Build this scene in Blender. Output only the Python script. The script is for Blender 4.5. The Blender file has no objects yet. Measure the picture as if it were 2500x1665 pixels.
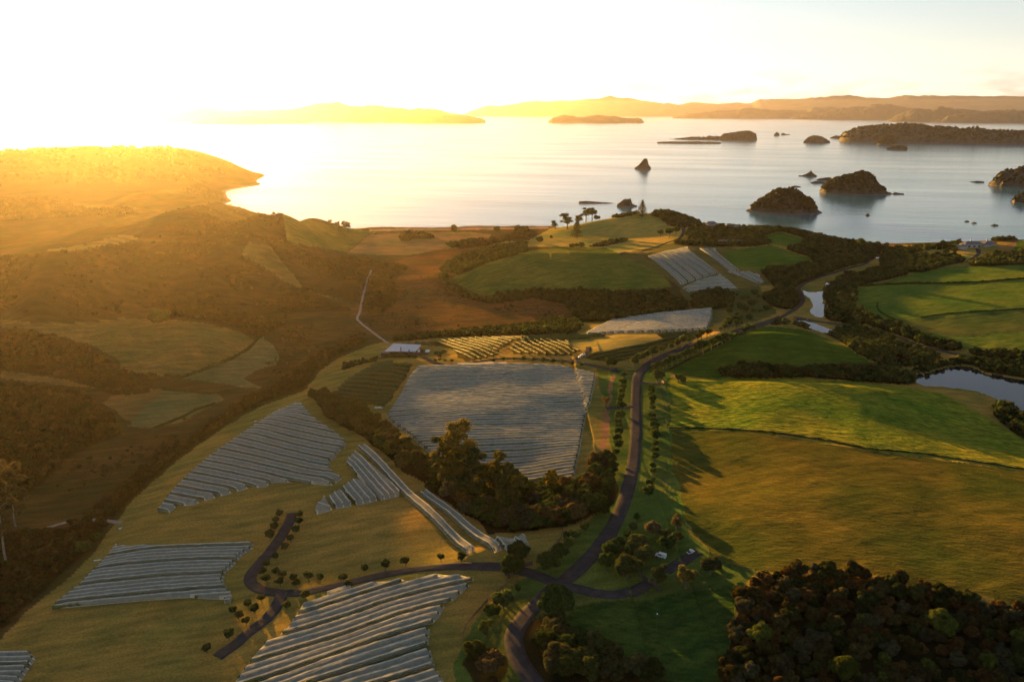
import bpy, math, random
import numpy as np
from mathutils import Vector, geometry
rnd = random.Random(7)
rs = np.random.RandomState(11)
R = math.radians
scene = bpy.context.scene
col = scene.collection

# ------------------------------------------------------------------ camera
F_PX, CX, CY, HOR = 1944.0, 1250.0, 832.5, 272.0
CAM_Z = 175.0
PITCH = math.atan((CY - HOR) / F_PX)
cam_d = bpy.data.cameras.new("camera")
cam_d.sensor_width = 36.0
cam_d.lens = F_PX / 2500.0 * 36.0
cam_d.clip_start = 1.0
cam_d.clip_end = 400000.0
cam = bpy.data.objects.new("camera", cam_d)
cam.location = (0, 0, CAM_Z)
cam.rotation_euler = (math.pi / 2 - PITCH, 0, 0)
col.objects.link(cam)
scene.camera = cam

# ------------------------------------------------------------------ sky, sun, exposure
SUN_AZ, SUN_EL = R(-26.5), R(3.75)          # azimuth from +Y (negative = left), elevation
world = bpy.data.worlds.new("World")
scene.world = world
world.use_nodes = True
wn = world.node_tree
wn.nodes.clear()
def N(nt, t, **kw):
    n = nt.nodes.new(t)
    for k, v in kw.items():
        setattr(n, k, v)
    return n
sky = N(wn, 'ShaderNodeTexSky', sky_type='NISHITA', sun_disc=False)
sky.sun_elevation = SUN_EL
sky.sun_rotation = SUN_AZ
sky.air_density = 1.0
sky.dust_density = 0.1
sky.ozone_density = 1.0
bgn = N(wn, 'ShaderNodeBackground')
bgn.inputs['Strength'].default_value = 0.05
wo = N(wn, 'ShaderNodeOutputWorld')
# thin low cloud bank just above the horizon
tcn = N(wn, 'ShaderNodeTexCoord')
mp = N(wn, 'ShaderNodeMapping')
mp.inputs['Scale'].default_value = (13.0, 13.0, 52.0)
nz = N(wn, 'ShaderNodeTexNoise')
nz.inputs['Scale'].default_value = 1.6
nz.inputs['Detail'].default_value = 7.0
cr = N(wn, 'ShaderNodeValToRGB')
cr.color_ramp.elements[0].position = 0.46
cr.color_ramp.elements[1].position = 0.62
sx = N(wn, 'ShaderNodeSeparateXYZ')
band = N(wn, 'ShaderNodeMapRange')
band.inputs['From Min'].default_value = 0.050
band.inputs['From Max'].default_value = 0.022
mul = N(wn, 'ShaderNodeMath', operation='MULTIPLY')
mul2 = N(wn, 'ShaderNodeMath', operation='MULTIPLY')
mul2.inputs[1].default_value = 0.55
cmix = N(wn, 'ShaderNodeMixRGB', blend_type='MULTIPLY')
cmix.inputs['Color2'].default_value = (0.52, 0.46, 0.44, 1)
L = wn.links.new
L(tcn.outputs['Generated'], mp.inputs['Vector']); L(mp.outputs['Vector'], nz.inputs['Vector'])
L(nz.outputs['Fac'], cr.inputs['Fac']); L(tcn.outputs['Generated'], sx.inputs['Vector'])
L(sx.outputs['Z'], band.inputs['Value']); L(cr.outputs['Color'], mul.inputs[0]); L(band.outputs['Result'], mul.inputs[1])
L(mul.outputs[0], mul2.inputs[0]); L(mul2.outputs[0], cmix.inputs['Fac']); L(sky.outputs['Color'], cmix.inputs['Color1'])
hs_n = N(wn, 'ShaderNodeHueSaturation')
hs_n.inputs['Saturation'].default_value = 0.5
wb = N(wn, 'ShaderNodeMixRGB', blend_type='MULTIPLY')
wb.inputs['Fac'].default_value = 1.0
wb.inputs['Color2'].default_value = (0.93, 0.985, 1.15, 1)
L(cmix.outputs['Color'], hs_n.inputs['Color']); L(hs_n.outputs['Color'], wb.inputs['Color1']); L(wb.outputs['Color'], bgn.inputs['Color']); L(bgn.outputs['Background'], wo.inputs['Surface'])

sun_d = bpy.data.lights.new("sun", 'SUN')
sun_d.energy = 5.0
sun_d.angle = R(0.5)
sun_d.color = (1.0, 0.50, 0.085)
sun = bpy.data.objects.new("sun", sun_d)
sdir = Vector((math.sin(SUN_AZ) * math.cos(SUN_EL), math.cos(SUN_AZ) * math.cos(SUN_EL), math.sin(SUN_EL)))
sun.rotation_euler = (-sdir).to_track_quat('-Z', 'Y').to_euler()
sun.location = (-300, 600, 400)
col.objects.link(sun)

vs = scene.view_settings
vs.view_transform = 'Standard'; vs.look = 'None'; vs.gamma = 1.0; vs.use_curve_mapping = False
vs.exposure = 2.42
scene.cycles.use_denoising = True
scene.cycles.max_bounces = 5
scene.cycles.diffuse_bounces = 2
scene.cycles.glossy_bounces = 2
scene.cycles.transparent_max_bounces = 12
scene.cycles.volume_bounces = 2
scene.cycles.use_adaptive_sampling = True
scene.cycles.adaptive_threshold = 0.02
HAZE_DENSITY, HAZE_G = 1.3e-5, 0.80
HAZE_COL = (1.0, 0.90, 0.80, 1)

# ------------------------------------------------------------------ projection helpers
cp, sp = math.cos(PITCH), math.sin(PITCH)
def rays(uv):
    uv = np.asarray(uv, float).reshape(-1, 2)
    x = (uv[:, 0] - CX) / F_PX
    y = -(uv[:, 1] - CY) / F_PX
    f = cp + y * sp
    z = -sp + y * cp
    return x, f, z                         # world x, y, z components of the ray
def at_z(u, v, z):
    x, f, dz = rays([(u, v)])
    t = (z - CAM_Z) / dz[0]
    return x[0] * t, f[0] * t
def Z(ox, oy, s, pts):                      # coordinates read in an enlarged view of the photo
    return [(ox + p[0] / s, oy + p[1] / s) + tuple(p[2:]) for p in pts]
S7, S6 = 2350 / 700.0, 2267 / 600.0

def vnoise(x, y, seed=0):
    x = np.asarray(x, float); y = np.asarray(y, float)
    xi = np.floor(x).astype(np.int64); yi = np.floor(y).astype(np.int64)
    fx = x - xi; fy = y - yi
    fx = fx * fx * (3 - 2 * fx); fy = fy * fy * (3 - 2 * fy)
    def h(a, b):
        n = (a * 374761393 + b * 668265263 + seed * 974634777) & 0x7fffffff
        n = ((n ^ (n >> 13)) * 1274126177) & 0x7fffffff
        return ((n ^ (n >> 16)) & 0xffff) / 65535.0 * 2 - 1
    return (h(xi, yi) * (1 - fx) + h(xi + 1, yi) * fx) * (1 - fy) + (h(xi, yi + 1) * (1 - fx) + h(xi + 1, yi + 1) * fx) * fy
def fbm(x, y, oct=4, seed=0):
    a, t = 1.0, 0.0
    for i in range(oct):
        t = t + a * vnoise(x * 2 ** i, y * 2 ** i, seed + i); a *= 0.5
    return t

# ------------------------------------------------------------------ terrain heights
# (u, v, z): a ground point seen at that pixel and lying z metres above the sea
CP = [
 (1250,1665,22),(700,1665,18),(0,1665,13),(-350,1700,12),(1700,1665,20),(2100,1665,22),(2600,1665,26),(2900,1665,26),
 (1390,1410,20),(1000,1400,19),(600,1450,17),(300,1350,14),(100,1530,13),(0,1400,8),(150,1300,7),(0,1200,6),(-350,1300,8),
 (400,1250,15),(500,1120,14),(720,1000,17),(850,1100,19),(800,1300,18),(1100,1250,20),(60,1480,9),
 (1450,905,20),(1040,895,20),(950,1020,19),(1250,1060,21),(980,872,22),(1130,860,20),
 (300,1200,8),(400,1120,7),(560,1010,7),(700,960,7),(780,900,8),(850,860,8),(950,828,7),(1100,815,6),(1250,805,6),(1380,790,6),
 (300,1060,6),(500,960,6),(640,900,6),(700,850,5),(850,770,4),(1000,720,3),(1200,740,3),(1350,745,4),(1000,640,3),(1150,620,2.5),(1250,600,3),
 (1100,590,3),(1180,562,2.5),(1300,562,2.5),(1000,570,2.5),(900,575,3),(1340,558,2),
 (0,1000,8),(-300,1000,12),(150,960,9),(0,925,12),(300,925,8),(430,930,7),(600,880,7),(680,840,6),
 # front left ridge
 (-350,775,34),(0,777,30),(60,787,28),(150,792,26),(220,786,27),(300,778,27),(400,780,26),(500,790,23),(580,808,17),(625,832,9),
 (-300,870,16),(0,850,18),(150,850,17),(300,850,15),(450,860,13),(550,870,8),
 # big bush hill
 (0,770,8),(300,765,8),(600,765,6),(740,760,5),(800,700,6),(870,735,4),(700,720,10),
 (0,700,18),(200,690,20),(400,680,22),(600,700,14),
 (0,640,24),(200,625,40),(350,625,44),(500,640,34),
 (50,618,56),(-300,612,60),(100,613,60),(200,598,64),(300,574,66),(340,578,66),(420,577,64),(500,600,36),
 (560,598,29),(620,593,28),(670,603,24),(750,640,14),(840,690,7),(800,640,7),
 (600,560,56),(600,488,80),(560,487,80),(500,496,76),(440,510,70),(650,492,70),(690,501,60),(725,514,46),(640,540,52),(760,529,30),(790,541,20),(700,580,18),(820,549,11),(860,556,4.5),(760,590,10),(850,610,4),
 (400,520,64),(330,545,54),
 # far left field and lobes
 (0,560,16),(150,560,17),(0,500,20),(150,510,20),(250,530,24),(-300,560,20),(-300,480,30),
 (262,502,30),(328,470,40),(384,462,42),(441,461,42),(491,477,36),(350,500,32),(310,514,34),(400,498,42),(490,488,46),(540,490,30),
 (0,470,18),(170,478,18),(300,455,22),(450,445,25),
 # far left headland
 (-350,360,95),(0,363,82),(60,366,80),(130,356,86),(200,352,88),(250,350,90),(300,354,86),(350,360,80),(440,357,80),(465,364,74),(495,380,62),(510,378,60),(550,384,50),(575,405,22),(588,418,3),
 (-300,430,40),(100,420,45),(250,420,45),(400,420,42),(500,420,32),(560,430,14),(598,444,3),(560,447,6),(500,455,10),(530,460,1),(515,468,1),(540,490,3),
 # green hill in the middle
 (1120,700,6),(1130,672,12),(1160,652,20),(1220,631,27),(1290,615,31),(1380,606,33),(1470,610,32),(1540,618,30),(1600,612,27),
 (1200,690,14),(1350,660,23),(1350,712,7),(1500,660,23),(1500,710,9),(1640,705,9),(1200,722,5),(1600,660,20),
 (1670,607,25),(1740,609,20),(1670,697,10),(1755,667,14),(1810,665,10),(1866,692,7),(1806,715,7),(1850,740,7),(1880,760,7),
 (1090,660,4),(1130,625,4),(1200,600,5),
 # lawns beyond it
 (1300,588,6),(1400,592,8),(1500,590,10),(1600,583,14),(1660,560,20),(1660,585,19),
 (1380,572,8),(1390,546,18),(1450,537,25),(1530,532,27),(1600,540,24),(1450,570,10),(1560,565,15),
 (1560,510,36),(1500,522,30),(1620,502,32),(1650,512,30),(1700,540,22),(1720,560,22),
 (1800,556,22),(1900,552,20),(1850,590,20),(1950,575,16),(2000,575,13),(2060,592,9),(2130,600,5),(2200,603,3),
 (1900,630,14),(1990,640,8),(1950,665,6),(1890,690,6),
 (2120,635,2.5),(2140,620,2),(2010,690,3),(2100,660,3.5),
 (2250,606,7),(2320,605,12),(2400,600,16),(2480,583,18),(2600,580,22),(2900,580,22),(2300,640,7),(2450,635,12),(2600,640,16),
 (2100,690,4.5),(2095,740,5),(2200,665,6),(2350,655,10),(2500,650,14),(2750,650,18),
 (2200,740,7),(2400,740,10),(2600,740,13),(2150,780,4.5),(2300,830,5),(2500,850,7),(2700,850,9),(2900,870,9),
 (1980,740,3),(1990,795,3),(2100,830,3.5),(2200,870,3.5),
 # road hill and fields right
 (1650,790,15),(1500,822,20),(1600,815,20),(1700,820,17),(1740,757,12),(1740,800,15),(1575,772,13),(1440,818,17),(1800,780,10),(1880,775,8),(1500,782,9),
 (1560,760,4),(1400,765,4),(1680,742,6),
 (1554,919,20),(1552,1000,20),(1550,1120,20),(1500,1290,20),(1600,900,18),(1640,870,17),
 (1700,848,20),(1800,808,26),(1870,798,27),(1950,806,24),(2050,845,15),(2130,890,6),
 (1750,912,14),(1900,905,11),(2050,905,8),(1800,860,21),(1950,860,17),
 (1650,930,20),(1800,923,23),(1950,924,22),(2100,936,19),(2200,945,16),(2260,958,13),(2350,990,9),(2450,1045,6),(2510,1065,5),(2700,1080,6),
 (2150,912,4),(2220,905,3.5),(2300,960,5),(2380,985,3.5),(2450,1020,3.5),
 (1640,1050,21.5),(1850,1052,26),(2120,1098,26),(2300,1120,23.5),(2500,1147,18),(2700,1180,18),(1900,980,25.5),(2100,1020,23),(2300,1050,13),(2450,1100,11),(2600,1130,10),
 (2400,960,3),(2500,960,3),(2300,900,3),(2700,960,4),(2450,900,4),(2700,900,6),
 (1680,1150,22),(1800,1250,27),(2050,1200,30),(2300,1250,31),(2550,1300,32),(2800,1300,27),
 (1700,1350,22),(1900,1390,28),(2200,1420,31),(2500,1470,33),(1600,1450,19),(1600,1560,19),
]
# (u, z, extra): hidden ground behind a crest, "extra" metres further out at the bearing of column u
CPB = []
def behind(u, v, zc, pairs):
    x, y = at_z(u, v, zc)
    r = math.hypot(x, y)
    for ex, zz in pairs:
        CPB.append((x * (r + ex) / r, y * (r + ex) / r, zz))
for u, v, zc in [(-350,775,34),(0,777,30),(60,787,28),(150,792,26),(220,786,27),(300,778,27),(400,780,26),(500,790,23)]:
    behind(u, v, zc, [(45, zc - 20)])
for u, v, zc in [(50,618,56),(-300,612,60),(100,613,60),(200,598,64),(300,574,66)]:
    behind(u, v, zc, [(70, 17)])
for u, v, zc in [(600,488,80),(560,487,80),(650,492,70),(690,501,60),(725,514,46),(760,529,30),(790,541,20),(820,549,11),(860,558,3.5)]:
    behind(u, v, zc, [(110 if zc > 20 else 30, -4), (250, -8)])
for u, v, zc in [(500,496,76),(440,510,70)]:
    behind(u, v, zc, [(70, 38)])
for u, v, zc in [(384,462,42),(441,461,42),(328,470,40)]:
    behind(u, v, zc, [(90, 18)])
for u, v, zc in [(491,477,36),(540,490,30)]:
    behind(u, v, zc, [(70, 0), (160, -5)])
for u, v, zc in [(-350,360,95),(0,363,82),(130,356,86),(250,350,90),(350,360,80),(440,357,80),(495,380,62),(550,384,50),(575,405,22)]:
    behind(u, v, zc, [(350 if zc > 30 else 60, -5), (900, -8)])
for u, v, zc in [(1160,652,20),(1220,631,27),(1290,615,31),(1380,606,33),(1470,610,32)]:
    behind(u, v, zc, [(75, 6 + (zc - 20) * .3)])
for u, v, zc in [(1390,546,18),(1450,537,25),(1500,522,30),(1560,510,36),(1620,502,32),(1650,512,30),(1700,540,22)]:
    behind(u, v, zc, [(80, -2), (180, -7)])
for u, v, zc in [(1800,556,22),(1900,552,20),(2000,575,13),(2060,592,9)]:
    behind(u, v, zc, [(60, -2), (160, -7)])
for u in (2200, 2320, 2480, 2600, 2900):
    behind(u, 592, 8, [(70, -2), (180, -7)])
for u, v, zc in [(1800,808,26),(1870,798,27),(1950,806,24)]:
    behind(u, v, zc, [(50, 5)])
for u, v, zc in [(1800,923,23),(1950,924,22),(2100,936,19)]:
    behind(u, v, zc, [(22, 10)])
for u, v in [(900,553),(1000,553),(1100,551),(1200,551),(1300,550),(1360,549)]:
    x, y = at_z(u, v, 0); CPB.append((x, y, -0.4)); CPB.append((x * 1.06, y * 1.06, -4))
for u, v in [(2130,594),(2200,595)]:
    x, y = at_z(u, v, 0); CPB.append((x, y, -0.4)); CPB.append((x * 1.08, y * 1.08, -5))
for u, v in [(600,470),(560,475),(640,490),(620,440),(640,430),(700,500),(800,530)]:
    x, y = at_z(u, v, 0); CPB.append((x, y, -5))
for a in range(-52, 53, 8):
    for r, zz in ((55, 18), (4300, -12)):
        CPB.append((r * math.sin(R(a)), r * math.cos(R(a)), zz))
for a in range(-16, 53, 6):
    for r in (1450, 1900, 2700):
        CPB.append((r * math.sin(R(a)), r * math.cos(R(a)), -10))
for a in (-52, 52):
    for r in (100, 180, 300, 500, 800, 1100):
        CPB.append((r * math.sin(R(a)), r * math.cos(R(a)), 14))

TH0, TH1, NT = R(-50), R(50), 1300
LR0, LR1, NR = math.log(62), math.log(4000), 820
def to_polar(x, y):
    return np.arctan2(x, y), np.log(np.hypot(x, y))
pts = []
for u, v, z in CP:
    x, y = at_z(u, v, z); pts.append((x, y, z))
pts += CPB
pp = np.array(pts)
pth, plr = to_polar(pp[:, 0], pp[:, 1])
KS = 1.0
vin = [Vector((a, b * KS)) for a, b in zip(pth, plr)]
ov, oe, of, orig, _, _ = geometry.delaunay_2d_cdt(vin, [], [], 0, 1e-5)
oz = np.array([pp[o[0], 2] if len(o) else 0 for o in orig])
ovn = np.array([(v.x, v.y) for v in ov])
ct, cl = np.linspace(TH0, TH1, 560), np.linspace(LR0, LR1, 640)
CG = np.full((640, 560), -8.0)
for tri in of:
    a, b, c = ovn[tri[0]], ovn[tri[1]], ovn[tri[2]]
    i0, i1 = np.searchsorted(ct, min(a[0], b[0], c[0])), np.searchsorted(ct, max(a[0], b[0], c[0]))
    j0, j1 = np.searchsorted(cl, min(a[1], b[1], c[1])), np.searchsorted(cl, max(a[1], b[1], c[1]))
    if i1 <= i0 or j1 <= j0: continue
    X, Y = np.meshgrid(ct[i0:i1], cl[j0:j1])
    d = (b[1] - c[1]) * (a[0] - c[0]) + (c[0] - b[0]) * (a[1] - c[1])
    if abs(d) < 1e-14: continue
    w0 = ((b[1] - c[1]) * (X - c[0]) + (c[0] - b[0]) * (Y - c[1])) / d
    w1 = ((c[1] - a[1]) * (X - c[0]) + (a[0] - c[0]) * (Y - c[1])) / d
    w2 = 1 - w0 - w1
    m = (w0 >= -1e-6) & (w1 >= -1e-6) & (w2 >= -1e-6)
    zz = w0 * oz[tri[0]] + w1 * oz[tri[1]] + w2 * oz[tri[2]]
    sub = CG[j0:j1, i0:i1]; sub[m] = zz[m]
def blur(A, s, axis):
    k = int(3 * s) + 1
    w = np.exp(-0.5 * (np.arange(-k, k + 1) / s) ** 2); w /= w.sum()
    P = np.pad(A, [(k, k) if a == axis else (0, 0) for a in range(2)], mode='edge')
    out = np.zeros_like(A)
    for i, wi in enumerate(w):
        out += wi * (P[i:i + A.shape[0], :] if axis == 0 else P[:, i:i + A.shape[1]])
    return out
CG = blur(blur(CG, 2.6, 0), 5.0, 1)
def bil(G, th, lr, ta, la):
    fi = np.clip((th - ta[0]) / (ta[-1] - ta[0]) * (len(ta) - 1), 0, len(ta) - 1.001)
    fj = np.clip((lr - la[0]) / (la[-1] - la[0]) * (len(la) - 1), 0, len(la) - 1.001)
    i = fi.astype(int); j = fj.astype(int); a = fi - i; b = fj - j
    return (G[j, i] * (1 - a) + G[j, i + 1] * a) * (1 - b) + (G[j + 1, i] * (1 - a) + G[j + 1, i + 1] * a) * b
tha, lra = np.linspace(TH0, TH1, NT), np.linspace(LR0, LR1, NR)
TT, LL = np.meshgrid(tha, lra)
GX, GY = np.exp(LL) * np.sin(TT), np.exp(LL) * np.cos(TT)
GZ = bil(CG, TT, LL, ct, cl)
hill = np.clip((GZ - 8) / 30, 0, 1)
fold = 1 - np.abs(fbm(GX / 95 + 7, GY / 95, 3, 63)) * 1.3
GZ += (np.clip(fold, -.5, 1) - .45) * 7.0 * hill * (GX < 40) * (np.hypot(GX, GY) < 1500)
GZ += fbm(GX / 85, GY / 85, 3, 3) * (0.35 + 2.6 * hill * (GX < 60)) + fbm(GX / 14, GY / 14, 3, 9) * 0.16
def H(x, y):
    x = np.asarray(x, float); y = np.asarray(y, float)
    return bil(GZ, np.arctan2(x, y), np.log(np.maximum(np.hypot(x, y), 1)), tha, lra)
def G(uv):                                  # photo points -> places on the ground
    x, f, dz = rays(uv)
    hf = np.hypot(x, f)
    rr = np.exp(np.linspace(math.log(64), math.log(3900), 900))
    PX = x[:, None] / hf[:, None] * rr; PY = f[:, None] / hf[:, None] * rr
    zr = CAM_Z + dz[:, None] / hf[:, None] * rr
    D = zr - np.maximum(H(PX, PY), 0.0)
    neg = D < 0
    k = np.where(neg.any(1), neg.argmax(1), 899); k = np.maximum(k, 1)
    ar = np.arange(len(k))
    d0, d1 = D[ar, k - 1], D[ar, k]
    t = np.clip(d0 / (d0 - d1 + 1e-9), 0, 1)
    r = rr[k - 1] * (1 - t) + rr[k] * t
    X, Y = x / hf * r, f / hf * r
    return np.stack([X, Y, np.maximum(H(X, Y), 0)], 1)
def dens(pl, n=6, closed=True):
    o = []
    m = len(pl)
    for i in range(m if closed else m - 1):
        a, b = np.array(pl[i][:2], float), np.array(pl[(i + 1) % m][:2], float)
        for k in range(n):
            o.append(tuple(a + (b - a) * k / n))
    if not closed: o.append(tuple(pl[-1][:2]))
    return o
def inpoly(px, py, poly):
    px = np.asarray(px); py = np.asarray(py)
    res = np.zeros(px.shape, bool)
    bb = (px >= poly[:, 0].min()) & (px <= poly[:, 0].max()) & (py >= poly[:, 1].min()) & (py <= poly[:, 1].max())
    if not bb.any(): return res
    x, y = px[bb], py[bb]
    r = np.zeros(x.shape, bool)
    n = len(poly)
    for i in range(n):
        x1, y1 = poly[i][:2]; x2, y2 = poly[(i + 1) % n][:2]
        if y1 == y2: continue
        c = ((y1 > y) != (y2 > y)) & (x < (x2 - x1) * (y - y1) / (y2 - y1) + x1)
        r ^= c
    res[bb] = r
    return res
def wpoly(pl, n=4): return G(dens(pl, n))[:, :2]

# ------------------------------------------------------------------ tagging and mesh helpers
def tag(o, label=None, cat=None, group=None, kind=None):
    if label: o['label'] = label
    if cat: o['category'] = cat
    if group: o['group'] = group
    if kind: o['kind'] = kind
    return o
def link(name, me, mat=None, parent=None, loc=None):
    o = bpy.data.objects.new(name, me)
    col.objects.link(o)
    if mat and me is not None and len(me.materials) == 0: me.materials.append(mat)
    if parent: o.parent = parent
    if loc is not None: o.location = loc
    return o
def qmesh(name, V, Fq, smooth=False):
    V = np.asarray(V, np.float32); Fq = np.asarray(Fq, np.int32)
    me = bpy.data.meshes.new(name)
    me.vertices.add(len(V)); me.vertices.foreach_set('co', V.ravel())
    k = Fq.shape[1]
    me.loops.add(Fq.size); me.loops.foreach_set('vertex_index', Fq.ravel())
    me.polygons.add(len(Fq)); me.polygons.foreach_set('loop_start', np.arange(0, Fq.size, k, dtype=np.int32))
    me.polygons.foreach_set('use_smooth', np.full(len(Fq), smooth))
    me.update(calc_edges=True)
    return me
def colattr(me, name, C):
    a = me.color_attributes.new(name, 'FLOAT_COLOR', 'POINT')
    C = np.asarray(C, np.float32)
    if C.shape[1] == 3: C = np.concatenate([C, np.ones((len(C), 1), np.float32)], 1)
    a.data.foreach_set('color', C.ravel())
def gridf(nj, ni):
    j, i = np.meshgrid(np.arange(nj - 1), np.arange(ni - 1), indexing='ij')
    a = (j * ni + i).ravel()
    return np.stack([a, a + 1, a + 1 + ni, a + ni], 1)

# ------------------------------------------------------------------ materials
def mat_new(name):
    m = bpy.data.materials.new(name); m.use_nodes = True
    nt = m.node_tree; nt.nodes.clear()
    return m, nt, N(nt, 'ShaderNodeOutputMaterial')
def noise_node(nt, scale, detail=4, obj=True, stretch=None, vec=None):
    n = N(nt, 'ShaderNodeTexNoise'); n.inputs['Scale'].default_value = scale; n.inputs['Detail'].default_value = detail
    if vec is None:
        g = N(nt, 'ShaderNodeTexCoord' if obj else 'ShaderNodeNewGeometry')
        vec = g.outputs['Object' if obj else 'Position']
    if stretch and len(stretch) > 3:
        mr = N(nt, 'ShaderNodeMapping'); mr.inputs['Rotation'].default_value = (0, 0, stretch[3]); nt.links.new(vec, mr.inputs['Vector']); vec = mr.outputs['Vector']
    if stretch:
        mpn = N(nt, 'ShaderNodeMapping'); mpn.inputs['Scale'].default_value = stretch[:3]
        nt.links.new(vec, mpn.inputs['Vector']); vec = mpn.outputs['Vector']
    nt.links.new(vec, n.inputs['Vector'])
    return n
def ramp(nt, src, p0, p1, c0=(0, 0, 0, 1), c1=(1, 1, 1, 1)):
    r = N(nt, 'ShaderNodeValToRGB'); e = r.color_ramp.elements
    e[0].position = p0; e[1].position = p1; e[0].color = c0; e[1].color = c1
    nt.links.new(src, r.inputs['Fac']); return r
def simple(name, c, c2=None, rough=0.7, scale=1.0, bump=0.0, spec=0.3, stretch=None, metallic=0.0):
    m, nt, out = mat_new(name)
    p = N(nt, 'ShaderNodeBsdfPrincipled')
    p.inputs['Roughness'].default_value = rough; p.inputs['Specular IOR Level'].default_value = spec
    p.inputs['Metallic'].default_value = metallic
    p.inputs['Base Color'].default_value = (*c, 1)
    if c2:
        n = noise_node(nt, scale, 5, False, stretch)
        r = ramp(nt, n.outputs['Fac'], 0.35, 0.65, (*c, 1), (*c2, 1))
        nt.links.new(r.outputs['Color'], p.inputs['Base Color'])
        if bump:
            b = N(nt, 'ShaderNodeBump'); b.inputs['Distance'].default_value = bump
            nt.links.new(n.outputs['Fac'], b.inputs['Height']); nt.links.new(b.outputs['Normal'], p.inputs['Normal'])
    nt.links.new(p.outputs['BSDF'], out.inputs['Surface'])
    return m
_a, _b = G([(2000, 1250), (2140, 1300)])[:, :2]
MOWA = -math.atan2(_b[1] - _a[1], _b[0] - _a[0])
def terrain_mat():
    m, nt, out = mat_new("ground_cover")
    l = nt.links.new
    at = N(nt, 'ShaderNodeAttribute', attribute_name='cover')
    ax = N(nt, 'ShaderNodeAttribute', attribute_name='texmix')
    sp_ = N(nt, 'ShaderNodeSeparateColor'); l(ax.outputs['Color'], sp_.inputs['Color'])
    big = noise_node(nt, 0.022, 5, False)
    mid = noise_node(nt, 0.13, 7, False, (0.5, 2.0, 1, -0.25))
    fine = noise_node(nt, 1.3, 4, False)
    tus = noise_node(nt, 0.42, 5, False, (0.55, 1.5, 1, 0.35))
    r1 = ramp(nt, big.outputs['Fac'], 0.34, 0.66, (0.66, 0.86, 0.78, 1), (1.42, 1.12, 1.0, 1))
    r2 = ramp(nt, mid.outputs['Fac'], 0.33, 0.67, (0.70, 0.76, 0.76, 1), (1.32, 1.22, 1.1, 1))
    r3 = ramp(nt, fine.outputs['Fac'], 0.3, 0.7, (0.75, 0.78, 0.75, 1), (1.25, 1.2, 1.2, 1))
    c = at.outputs['Color']
    for r in (r1, r2, r3):
        x = N(nt, 'ShaderNodeMixRGB', blend_type='MULTIPLY'); x.inputs['Fac'].default_value = 1
        l(c, x.inputs['Color1']); l(r.outputs['Color'], x.inputs['Color2']); c = x.outputs['Color']
    # mown lines where texmix.g is set
    mow = noise_node(nt, 1.0, 3, False, (0.018, 0.42, 1, MOWA))
    rm = ramp(nt, mow.outputs['Fac'], 0.35, 0.65, (0.86, 0.90, 0.90, 1), (1.13, 1.09, 1.03, 1))
    x = N(nt, 'ShaderNodeMixRGB', blend_type='MULTIPLY')
    l(sp_.outputs['Green'], x.inputs['Fac']); l(c, x.inputs['Color1']); l(rm.outputs['Color'], x.inputs['Color2']); c = x.outputs['Color']
    # tussock patches where texmix.r is set
    rt = ramp(nt, tus.outputs['Fac'], 0.35, 0.65, (0.5, 0.66, 0.6, 1), (1.5, 1.35, 1.0, 1))
    x = N(nt, 'ShaderNodeMixRGB', blend_type='MULTIPLY')
    l(sp_.outputs['Red'], x.inputs['Fac']); l(c, x.inputs['Color1']); l(rt.outputs['Color'], x.inputs['Color2']); c = x.outputs['Color']
    hm = N(nt, 'ShaderNodeMath', operation='MULTIPLY'); l(tus.outputs['Fac'], hm.inputs[0]); l(sp_.outputs['Red'], hm.inputs[1])
    hm2 = N(nt, 'ShaderNodeMath', operation='MULTIPLY'); l(hm.outputs[0], hm2.inputs[0]); hm2.inputs[1].default_value = 3.0
    fm = N(nt, 'ShaderNodeMath', operation='MULTIPLY_ADD'); l(fine.outputs['Fac'], fm.inputs[0]); fm.inputs[1].default_value = 0.25; l(hm2.outputs[0], fm.inputs[2])
    b = N(nt, 'ShaderNodeBump'); b.inputs['Distance'].default_value = 0.6; b.inputs['Strength'].default_value = 0.8
    l(fm.outputs[0], b.inputs['Height'])
    p = N(nt, 'ShaderNodeBsdfPrincipled'); p.inputs['Roughness'].default_value = 1.0; p.inputs['Specular IOR Level'].default_value = 0.0
    l(c, p.inputs['Base Color']); l(b.outputs['Normal'], p.inputs['Normal'])
    l(p.outputs['BSDF'], out.inputs['Surface'])
    return m
def leaf_mat(name, attr):
    m, nt, out = mat_new(name)
    l = nt.links.new
    if attr:
        s = N(nt, 'ShaderNodeAttribute', attribute_name='leafcol').outputs['Color']
    else:
        s = N(nt, 'ShaderNodeObjectInfo').outputs['Color']
    n = noise_node(nt, 0.9, 3, False)
    r = ramp(nt, n.outputs['Fac'], 0.3, 0.7, (0.8, 0.9, 0.8, 1), (2.3, 2.2, 1.9, 1))
    x = N(nt, 'ShaderNodeMixRGB', blend_type='MULTIPLY'); x.inputs['Fac'].default_value = 1
    l(s, x.inputs['Color1']); l(r.outputs['Color'], x.inputs['Color2'])
    d = N(nt, 'ShaderNodeBsdfDiffuse'); t = N(nt, 'ShaderNodeBsdfTranslucent')
    mx = N(nt, 'ShaderNodeMixShader'); mx.inputs['Fac'].default_value = 0.42
    l(x.outputs['Color'], d.inputs['Color']); l(x.outputs['Color'], t.inputs['Color'])
    l(d.outputs[0], mx.inputs[1]); l(t.outputs[0], mx.inputs[2]); l(mx.outputs[0], out.inputs['Surface'])
    return m
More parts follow.
